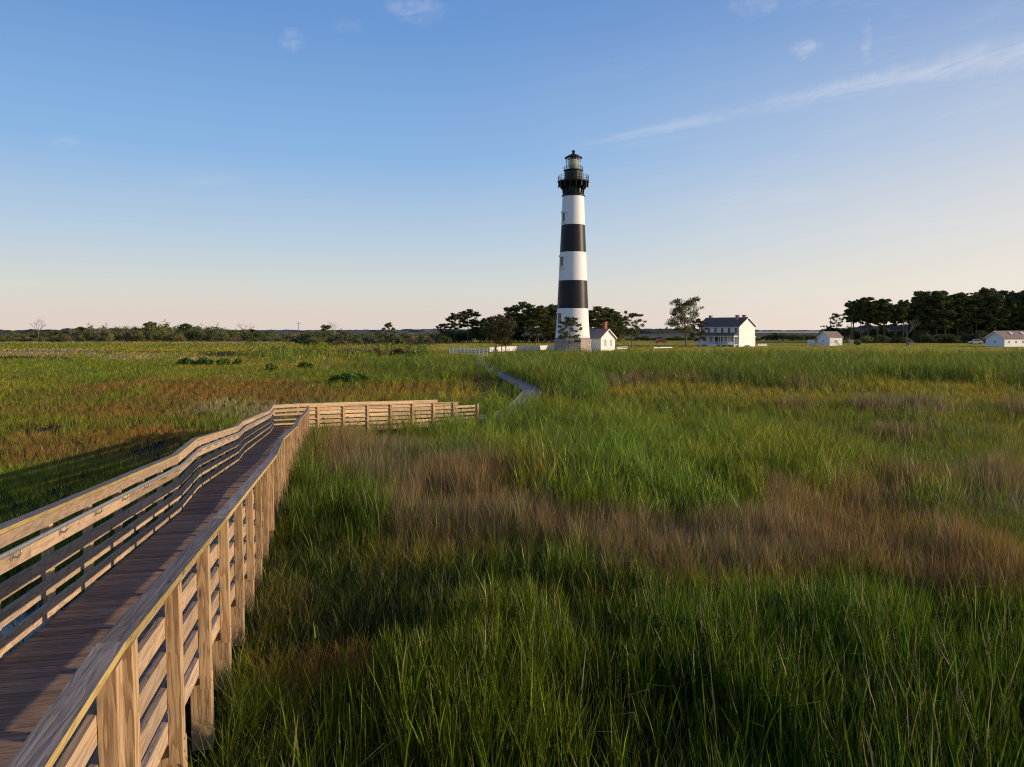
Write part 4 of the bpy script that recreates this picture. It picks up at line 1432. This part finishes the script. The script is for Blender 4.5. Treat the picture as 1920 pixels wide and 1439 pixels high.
# pines behind the station, left and right of the tower
var = [pine_mesh(15, c, w_, 40 + i, nlimb=n, clus=3, dens=80, leaf=.42, rr0=.2) for i, (c, w_, n) in enumerate([(.35, 8.5, 30), (.45, 8, 26), (.3, 9.5, 34), (.5, 7.5, 24), (.4, 9, 30)])]
proto = []
cl_spec = [  # px, top row, Y, width scale, variant, label
    (831, 607, 330, .55, 3, 'small dark pine at the left end of the pines behind the fence'),
    (852, 588, 322, .75, 1, 'open pine left of the pair behind the white fence'),
    (876, 581, 326, .95, 1, 'tall open pine, right one of the pair behind the white fence'),
    (900, 602, 330, .8, 2, None), (914, 596, 322, .8, 0, None), (921, 606, 305, .8, 4, None), (943, 592, 330, .8, 2, None), (960, 577, 325, .9, 0, None), (950, 600, 312, .8, 4, None),
    (985, 567, 322, 1.1, 1, 'tallest dome-topped pine left of the lighthouse'), (973, 590, 335, .8, 2, None), (1000, 585, 335, .9, 3, None),
    (1010, 580, 318, .95, 4, None), (1025, 574, 326, .95, 2, None), (1038, 573, 332, .9, 0, None), (1048, 578, 322, .9, 4, None), (1032, 592, 310, .9, 2, None), (1005, 600, 308, .8, 0, None),
    (1060, 580, 330, .9, 2, None), (1100, 580, 330, .9, 1, None), (1110, 586, 322, .9, 0, None), (1124, 577, 326, .9, 4, None), (1140, 578, 330, .85, 3, None), (1152, 588, 320, .8, 2, None), (1132, 598, 310, .9, 0, None), (1163, 598, 330, .7, 1, None)]
for k, (px, top, Y, ws, vi, lab) in enumerate(cl_spec):
    x = XA(px, Y); z = .6; hh = AT(px, top, Y).z - z
    side_n = 'left' if px < 1070 else 'right'
    tree('pine_tree', var[vi], (x, Y, z), k * 1.3, (ws * 1.2, ws * 1.2, hh * .94 / 15), lab or ('dark pine between the open pair and the three-stemmed pine' if px < 925 else 'dark pine right behind the three-stemmed pine' if px < 962 else 'dark pine next to the tallest dome-topped pine' if px < 1008 else 'dark pine close against the left side of the tower' if px < 1070 else 'dark pine just right of the tower, above the oil house' if px < 1130 else 'dark pine between the brick chimney and the open-crowned pine'), 'tree', f'pines behind the station, {side_n} of the tower')

# the tall wood at the right
varw = [pine_mesh(19, c, w_, 70 + i, nlimb=n, clus=3, dens=85, leaf=.5, rr0=.26) for i, (c, w_, n) in enumerate([(.50, 8.0, 28), (.56, 7.5, 26), (.46, 8.5, 32), (.54, 8, 26), (.60, 7.5, 24)])]
varw2 = [pine_mesh(19, c, w_, 90 + i, nlimb=n, clus=3, dens=85, leaf=.5, rr0=.26) for i, (c, w_, n) in enumerate([(.34, 8.5, 34), (.42, 7.5, 30), (.28, 9, 36), (.38, 8, 32), (.22, 8.0, 36)])]
rg = random.Random(8)
px = 1600; k = 0
while px < 2130:
    for row in range(3 if px > 1700 or rg.random() < .6 else 2):
        Y = 318 + row * 13 + rg.uniform(-4, 4)
        f = (px - 1588) / 332
        top = 562 - 20 * f - (6 if px > 1715 and px < 1800 else 0) + rg.uniform(-5, 13) + row * 3 * (rg.random() < .5) + (8 if 1690 < px < 1716 else 0) + 5 * math.sin(px * .05) - (0 if px < 1900 else 4)
        if px < 1612: top += 8
        pxx = px + rg.uniform(-4, 4)
        x = XA(pxx, Y); hh = AT(pxx, top, Y).z - .6
        ws = rg.uniform(.75, 1.1)
        where = 'left of the bare grey tree' if px < 1680 else 'right behind the bare grey tree' if px < 1725 else 'between the bare tree and the pale parked car' if px < 1815 else 'behind the pale parked car' if px < 1850 else 'behind the long low building'
        lab = ['front-row', 'middle-row', 'back-row'][row] + ' tall pine of the dark wood, ' + where
        if k == 0: lab = 'leftmost pine at the thin edge of the dark wood on the right'
        tree('pine_tree', varw[rg.randrange(5)] if px < 1712 else varw2[rg.randrange(5)], (x, Y, .6), rg.uniform(0, 6.28), (ws, ws, hh * .925 / 19), lab, 'tree', 'pines of the wood on the right' if k else None)
        k += 1
    px += rg.uniform(12, 19) if px < 1700 else rg.uniform(9, 14)


# shrubs
def shrub_mesh(w_, h_, seed, n=14, dens=60, leaf=.2, cols=None, dep=None):
    rg = random.Random(seed); tb = MB(); cen = []; rad_ = []
    dep = dep or w_ * .6
    for i in range(n):
        a = rg.uniform(0, 6.28); r_ = rg.random() ** .6
        x, y = math.cos(a) * r_ * w_ / 2 * .85, math.sin(a) * r_ * dep / 2 * .85
        z = h_ * (1 - r_ ** 2 * .6) * rg.uniform(.45, .9)
        cen.append((x, y, z)); rad_.append(min(h_, w_) * rg.uniform(.2, .34))
        tb.tube([(x * .3, y * .3, -.15), (x * .7, y * .7, z * .6), (x, y, z)], [.05, .03, .012], 4)
    cols = cols or (np.array([.035, .055, .018]), np.array([.075, .085, .03]))
    cen = np.array(cen); rad_ = np.array(rad_)
    V, F3, cc = leaf_soup(cen, rad_, np.full(n, dens), leaf, cols, .8, seed)
    V[:, 2] = np.maximum(V[:, 2], -.1)
    return tb.mesh('stems', M['bark']), soup('foliage', V, F3, M['leaf'], cc)


def shrub(meshes, loc, rz, sc, label, group=None, name='shrub'):
    r = empty(name, loc, rz, label, 'shrub', group)
    r.scale = sc if isinstance(sc, tuple) else (sc, sc, sc)
    add_obj('stems', meshes[0], r); add_obj('foliage', meshes[1], r)
    return r


DKG = (np.array([.08, .16, .03]), np.array([.16, .27, .045]))
BRT = (np.array([.10, .17, .02]), np.array([.18, .26, .03]))
BRN = (np.array([.10, .075, .05]), np.array([.17, .12, .075]))
for (px, py, wpx, hpx, cols, lab, sd) in [
        (655, 721, 52, 16, DKG, 'dark green leafy bush in the open marsh beyond the boardwalk corner', 1), (632, 720, 30, 9, BRT, 'bright green low bush at the left foot of the dark bush', 2), (676, 720, 30, 8, BRT, 'bright green low bush at the right foot of the dark bush', 3),
        (350, 684, 36, 9, DKG, 'leftmost and tallest of the low green bushes in a row in the left marsh', 4), (384, 684, 36, 7, DKG, 'second low bush of the row in the left marsh', 5), (418, 684, 30, 7, DKG, 'third low bush of the row in the left marsh', 6), (446, 684, 18, 6, DKG, 'rightmost low bush of the row in the left marsh', 7),
        (508, 695, 24, 8, DKG, 'small round green bush alone above the rail corner', 8), (574, 690, 30, 6, BRT, 'low bright bush right of the small round green bush', 9),
        (630, 646, 34, 9, BRN, 'brown twiggy bush on the far marsh left of the slim pine', 10), (645, 645, 16, 8, DKG, 'dark bush beside the brown twiggy one', 13), (673, 642, 22, 14, DKG, 'dark rounded bush on the far scrub edge', 14),
        (700, 668, 40, 14, BRN, 'brown dry scrub at the left foot of the slim pine', 15), (752, 667, 50, 12, BRN, 'brown dry scrub at the right foot of the slim pine', 16), (690, 668, 22, 10, DKG, 'green bush in the brown scrub left of the slim pine', 17), (790, 670, 60, 12, BRT, 'bright green thicket between the slim pine and the fence', 18),
        (560, 640, 14, 6, DKG, 'little dark bush below the utility pole', 19), (860, 640, 60, 16, (np.array([.05, .06, .02]), np.array([.09, .10, .03])), 'olive thicket at the left end of the lawn', 20), (1608, 648, 12, 9, DKG, 'small green bush behind the information board', 21)]:
    z = LAWN if px > 1200 or (px > 830 and py < 650) else 0.0
    p = G(px, py + (2 if py > 660 else 0), z); k_ = p.y / FPX
    if p.y > 330: p = Vector((XA(px, 330), 330, z)); k_ = 330 / FPX
    shrub(shrub_mesh(wpx * k_, max(hpx * k_, .8) + .45, 100 + sd, n=max(14, int(wpx * .8)), dens=55, leaf=.12 + p.y * .0009, cols=cols), (p.x, p.y, gz(p.x, p.y) - .05), 0, 1, lab)

# the round dark tree on the left skyline
place_tree('round_tree', 613, 636, 611, 470, 22, 31, 'dark round-topped tree alone on the left skyline', cb=.15, nlimb=26, clus=3, dens=40, leaf=.5)

# scrub belt along the far edge of the marsh: copies of five bush kinds
sv = [shrub_mesh(11, 6, 200 + i, n=26, dens=60, leaf=.55, cols=c_) for i, c_ in enumerate([(np.array([.12, .145, .045]), np.array([.22, .22, .08])), (np.array([.075, .10, .035]), np.array([.14, .15, .05])), (np.array([.17, .145, .085]), np.array([.32, .25, .15])), (np.array([.13, .155, .055]), np.array([.21, .22, .085]))])]
rg = random.Random(77)
GRP = 'bushes of the scrub belt at the far edge of the marsh'


def belt_top(px):
    pts = [(-120, 629), (0, 626), (130, 624), (150, 618), (280, 612), (400, 615), (440, 621), (560, 624), (700, 626), (850, 624)]
    for (a, ya), (b, yb) in zip(pts, pts[1:]):
        if px <= b: return ya + (yb - ya) * (px - a) / (b - a)
    return 624


nb = 0


def blab(px, row):
    where = 'at the left edge' if px < 90 else 'between the tall snag and the broad low pine' if px < 150 else 'between the broad low pine and the dome-shaped tree' if px < 270 else \
        'around the dome-shaped tree' if px < 370 else 'between the ragged tree and the forked snag' if px < 465 else 'below the utility pole' if px < 590 else 'near the round dark tree' if px < 680 else 'behind the slim marsh pine' if px < 770 else 'left of the pines by the lighthouse'
    return ['tall back-row bush ', 'middle-row bush ', 'low front bush '][row] + 'of the distant scrub ' + where


for row, (Y, dx) in enumerate([(440, 13), (405, 17), (375, 26)]):
    px = -130 + row * 7
    while px < 845:
        YY = Y + rg.uniform(-10, 10)
        if px > 560: YY -= 40 + rg.uniform(0, 60)
        top = belt_top(px) + rg.uniform(-3, 4) + row * 4.5
        x = XA(px, YY); hh = max(1.6, AT(px, top, YY).z) * 1.22
        ws = rg.uniform(.7, 1.25) * (.8 if row == 2 else 1)
        shrub(sv[rg.randrange(4)], (x, YY, -.1), rg.uniform(0, 6.28), (ws, ws, hh / 6), blab(px, row), GRP + [', back', ', middle', ', marsh side'][row])
        nb += 1
        px += dx * rg.uniform(.8, 1.3)
# a few taller crowns standing out of it
for (px, top, w_, lab, sd) in [(281, 607, 26, 'dome-shaped dark tree standing above the scrub belt', 51), (348, 609, 24, 'ragged taller tree right of the dome-shaped one in the scrub belt', 52), (152, 617, 26, 'broad low pine at the left step of the scrub belt', 53), (100, 625, 16, 'small pine low in the scrub near the left edge', 54)]:
    place_tree('scrub_tree', px, 640, top, 430, w_, sd, lab, cb=.25, nlimb=24, clus=2, dens=50, leaf=.55, z=0)
# underbrush beneath the pines
for (x0, x1, Y, h0, g_) in [(826, 1170, 334, 5.2, 'dark underbrush behind the lighthouse lawn'), (1590, 2120, 352, 6.5, 'dark underbrush at the foot of the right-hand wood'), (1625, 2110, 313, 3.4, 'dark front underbrush of the right-hand wood'), (1440, 1600, 380, 4.4, 'dark bushes between the house and the right-hand wood'), (1180, 1420, 390, 2.6, 'low bushes beyond the red car')]:
    px = x0; k = 0
    while px < x1:
        YY = Y + rg.uniform(-4, 4); hh = h0 * rg.uniform(.7, 1.25) * (1.35 if px > 1720 else 1)
        shrub(sv[1 if rg.random() < .75 else 3], (XA(px, YY), YY, .3), rg.uniform(0, 6.28), (.7, .7, hh / 6), {'d': 'dark bush in the underbrush'}.get('x', 'dark bush in the ' + g_[5:] if g_.startswith('dark') else 'low green bush on the plain beyond the red car'), g_)
        px += rg.uniform(12, 18); k += 1

# ------------------------------------------------------------------ grass: one object of blades, kinds and colours from the plant communities
rgn = np.random.default_rng(5)


def sample_ring(y0, y1, dens, lo=-.72, hi=.74, marg=4.0):
    A_ = (y1 - y0) * ((hi - lo) * (y0 + y1) / 2 + 2 * marg)
    n = int(A_ * dens)
    y = np.sqrt(rgn.random(n) * (y1 ** 2 - y0 ** 2) + y0 ** 2)
    x = rgn.uniform(0, 1, n) * ((hi - lo) * y + 2 * marg) + lo * y - marg
    return x, y


XS = []; YS = []; LV = []
for (a, b, dn, lv) in [(3, 9, 1250, 3), (9, 15, 850, 3), (15, 22, 450, 3), (22, 32, 190, 2), (32, 45, 120, 2), (45, 65, 62, 2), (65, 95, 32, 2), (95, 150, 13, 1), (150, 240, 3.4, 1), (240, 420, 1.6, 1)]:
    x, y = sample_ring(a, b, dn)
    XS.append(x); YS.append(y); LV.append(np.full(len(x), lv))
xm, ym = sample_ring(3, 16, 520)
xm2, ym2 = sample_ring(16, 30, 130)
XS += [xm, xm2]; YS += [ym, ym2]; LV += [np.full(len(xm), 2), np.full(len(xm2), 2)]
mat0 = sum(len(a) for a in XS[:-2])
x = np.concatenate(XS); y = np.concatenate(YS); lv = np.concatenate(LV)
ismat = np.arange(len(x)) >= mat0
# clump the stand: pull part of the blades together into tussocks
cs = .25 + y * .012
hx = np.floor(x / cs); hy = np.floor(y / cs)
h1 = vnoise(hx * 7.3, hy * 3.1, 91); h2 = vnoise(hx * 5.1, hy * 9.7, 92)
pull = .55 * (rgn.random(len(x)) < .5)
x = x + ((hx + .15 + .7 * h1) * cs - x) * pull; y = y + ((hy + .15 + .7 * h2) * cs - y) * pull
keep = ((seg_dist(x, y, WALK_A) > .98) | ismat) & (seg_dist(x, y, WALK_B) > 1.0) & (seg_dist(x, y, [tuple(p) for p in LOW]) > .84)
keep &= ~(ismat & (seg_dist(x, y, WALK_A) < .9))
keep &= ~((((x + 9.2) / 1.3) ** 2 + ((y - 14.0) / 2.1) ** 2) < 1)
x, y, lv, ismat = x[keep], y[keep], lv[keep], ismat[keep]
gap = fbm(x / 1.5, y / 1.9, 320, 3)
keep = (y > 45) | ismat | (rgn.random(len(x)) < sst(gap, .36, .50) + .10)
x, y, lv, ismat = x[keep], y[keep], lv[keep], ismat[keep]
wts = community(x, y)
cum = wts.cumsum(1); r = rgn.random(len(x))[:, None]
sp = (r > cum).sum(1).clip(0, 9)
keep = ((sp != 9) | ((y > 138) & (y < 330))) & ~((y > 150) & (sp == 6) & (x > -10))
# thin tan or bare spots
x, y, lv, sp, ismat = x[keep], y[keep], lv[keep], sp[keep], ismat[keep]
wts = wts[keep]
n = len(x)
bh_ = (wts @ SH)                                    # height of the stand here
h = (.55 * bh_ + .45 * SH[sp]) * rgn.uniform(.65, 1.2, n) * (.8 + .4 * fbm(x / 2.5, y / 3.5, 44)) * (1 - sst(y, 30, 60) * .0) * (.62 + .76 * fbm(x / .9, y / 1.1, 144, 3))
h = np.where((y > 95) & (sp != 9), np.maximum(h, .35), h)
h = np.where(ismat, rgn.uniform(.22, .5, n), h)
rs = sst(side(x, y), -.5, 1.5) * ~ismat
h = h * (1 - rs * .42 * (1 - sst(y, 9, 30)))
ldist = seg_dist(x, y, [tuple(p) for p in LOW])
h = np.where((x / y > -.033) & (x < 3.5) & (y > 43) & (y < 57.5), np.maximum(h * 1.4, .95 * rgn.uniform(.7, 1.2, n)), h)
h = np.where((x / y < -.034) & (x > -5) & (y > 40) & (y < 48) & (seg_dist(x, y, WALK_B) < 4), np.minimum(h, .55), h)
h = np.where((side(x, y) < -1) & (y > 18), h * .78, h)
h = np.where((y > 122) & (y < 172) & (x / y < -.022) & (x / y > -.095), h * .5, h)
lxi = np.interp(y, [p.y for p in LOW], [p.x for p in LOW])
leftof = x < lxi
h = np.where((y > 87) & (y < 150) & leftof & (ldist < 7), np.maximum(h, 1.15 * rgn.uniform(.7, 1.15, n)), h)
h = np.where((ldist < 4.5) & (y > 58) & (y < 86) & (leftof | ~np.isin(sp, (6, 8))), h * .35, h)
h = np.where(sp == 9, .16 * rgn.uniform(.7, 1.3, n), h)
h *= 1 - .35 * (1 - sst(np.abs(seg_dist(x, y, WALK_A)), 1.0, 3.0)) * (side(x, y) < 0)
z = terrain(x, y) - .03
stem = np.isin(sp, (6, 8)) & ~ismat
leafy = stem & (rgn.random(n) < .65)
z0 = z + np.where(leafy, h * rgn.uniform(.25, .75, n), 0)
ln = np.where(leafy, h * rgn.uniform(.30, .5, n), h)
basew = np.array([.0065, .0055, .004, .0055, .006, .006, .015, .0085, .015, .01])[sp]
wdt_ = np.maximum(basew * rgn.uniform(.7, 1.4, n), .00052 * y * rgn.uniform(.6, 1.4, n))
wdt_ = np.where(y > 150, wdt_ * 2.2, wdt_)
wdt_ = np.where(sp == 9, .40, wdt_)
lean0 = np.where(leafy, rgn.uniform(.3, .95, n), np.abs(rgn.normal(0, .13, n)))
lean0 = np.where(sp == 7, np.abs(rgn.normal(0, .09, n)), lean0)
lean0 = np.where(leafy & (y < 22), lean0 * .45, lean0)
big = (sp == 7) & (rgn.random(n) < .3) & (y < 30) & ~ismat
wdt_ = np.where(big, wdt_ * 1.75, wdt_); ln = np.where(big, ln * 1.18, ln)
bend = np.where(np.isin(sp, (0, 1, 3, 4)), rgn.uniform(.05, .6, n), rgn.uniform(.02, .25, n))
dirn = rgn.uniform(0, 2 * np.pi, n)
wind = .05 * (fbm(x / 6, y / 6, 63) - .2)
face = rgn.uniform(0, np.pi, n)
col = SC[sp] * (1 + (rgn.uniform(.5, 1.5, n) - 1) * np.where(sp == 9, .3, 1))[:, None] * (.6 + .8 * fbm(x / 1.7, y / 2.5, 12))[:, None]
brt = np.where(sp == 9, .5, rgn.random(n)); col = col * np.where(brt < .10, 1.9, np.where(brt < .45, .6, 1.0))[:, None]
yel = fbm(x / 3.1, y / 4.0, 212)[:, None]
col = col * (1 + (yel - .5) * np.array([.9, .1, -.5]))
kink = (rgn.random(n) < .07) & ~leafy
stalk = (rgn.random(n) < .0035) & (y < 45) & np.isin(sp, (0, 1, 2, 7))
h[stalk] *= 1.25
ln = np.where(stalk, h, ln)
col[stalk] = np.array([.42, .40, .26])
bend = np.where(stalk, bend * .3, bend)
dry = rgn.random(n) < np.where(np.isin(sp, (0, 1, 7)), .05, np.where(np.isin(sp, (6, 8, 9)), .012, .08))
col[dry] = np.array([.34, .25, .12]) * rgn.uniform(.6, 1.1, (dry.sum(), 1))
gm = rgn.random(n) < .22
col[big] *= 1.35
mixg = gm & np.isin(sp, (2, 3, 5))
col[mixg] = SC[0] * rgn.uniform(.8, 1.4, (mixg.sum(), 1))
Vs = []; Fs = []; Cs = []; off = 0
for L_ in (3, 2, 1):
    q = lv == L_
    m_ = q.sum()
    if m_ == 0: continue
    px_, py_, pz_ = x[q], y[q], z0[q]; hh = ln[q]; ww = wdt_[q]
    dx, dy = np.cos(dirn[q]), np.sin(dirn[q]); fx, fy = np.cos(face[q]), np.sin(face[q])
    rows = []
    for k in range(L_):
        t = k / L_
        o = hh * (lean0[q] * t + bend[q] * t * t)
        cx_ = px_ + dx * o - wind[q] * hh * t; cy_ = py_ + dy * o; cz_ = pz_ + hh * (t - .25 * bend[q] * t * t - .2 * lean0[q] * t)
        wk = ww * (1 - .55 * t) * .5
        rows.append(np.stack([cx_ - fx * wk, cy_ - fy * wk, cz_], 1)); rows.append(np.stack([cx_ + fx * wk, cy_ + fy * wk, cz_], 1))
    kk = kink[q] & (L_ > 1)
    o = hh * (lean0[q] + bend[q] + np.where(kk, .38, 0))
    rows.append(np.stack([px_ + dx * o - wind[q] * hh, py_ + dy * o, pz_ + hh * (1 - .25 * bend[q] - .2 * lean0[q] - np.where(kk, .42, 0))], 1))
    nv = len(rows)
    V = np.stack(rows, 1).reshape(-1, 3)
    idx = np.arange(m_)[:, None] * nv + off
    tri = []
    for k in range(L_ - 1):
        a = 2 * k
        tri.append(idx + np.array([a, a + 1, a + 3])); tri.append(idx + np.array([a, a + 3, a + 2]))
    a = 2 * (L_ - 1)
    tri.append(idx + np.array([a, a + 1, a + 2]))
    Fs.append(np.concatenate(tri)); Vs.append(V); Cs.append(np.repeat(col[q], nv, axis=0)); off += len(V)
V = np.concatenate(Vs); F3 = np.concatenate(Fs); C3 = np.concatenate(Cs)
gr = add_obj('marsh_grass', soup('marsh_grass', V, F3, M['grass'], C3))
tag(gr, 'marsh grasses, rushes and reeds in green, rust and pink-brown patches', 'grass', kind='stuff')
print('grass blades', n, 'tris', len(F3))
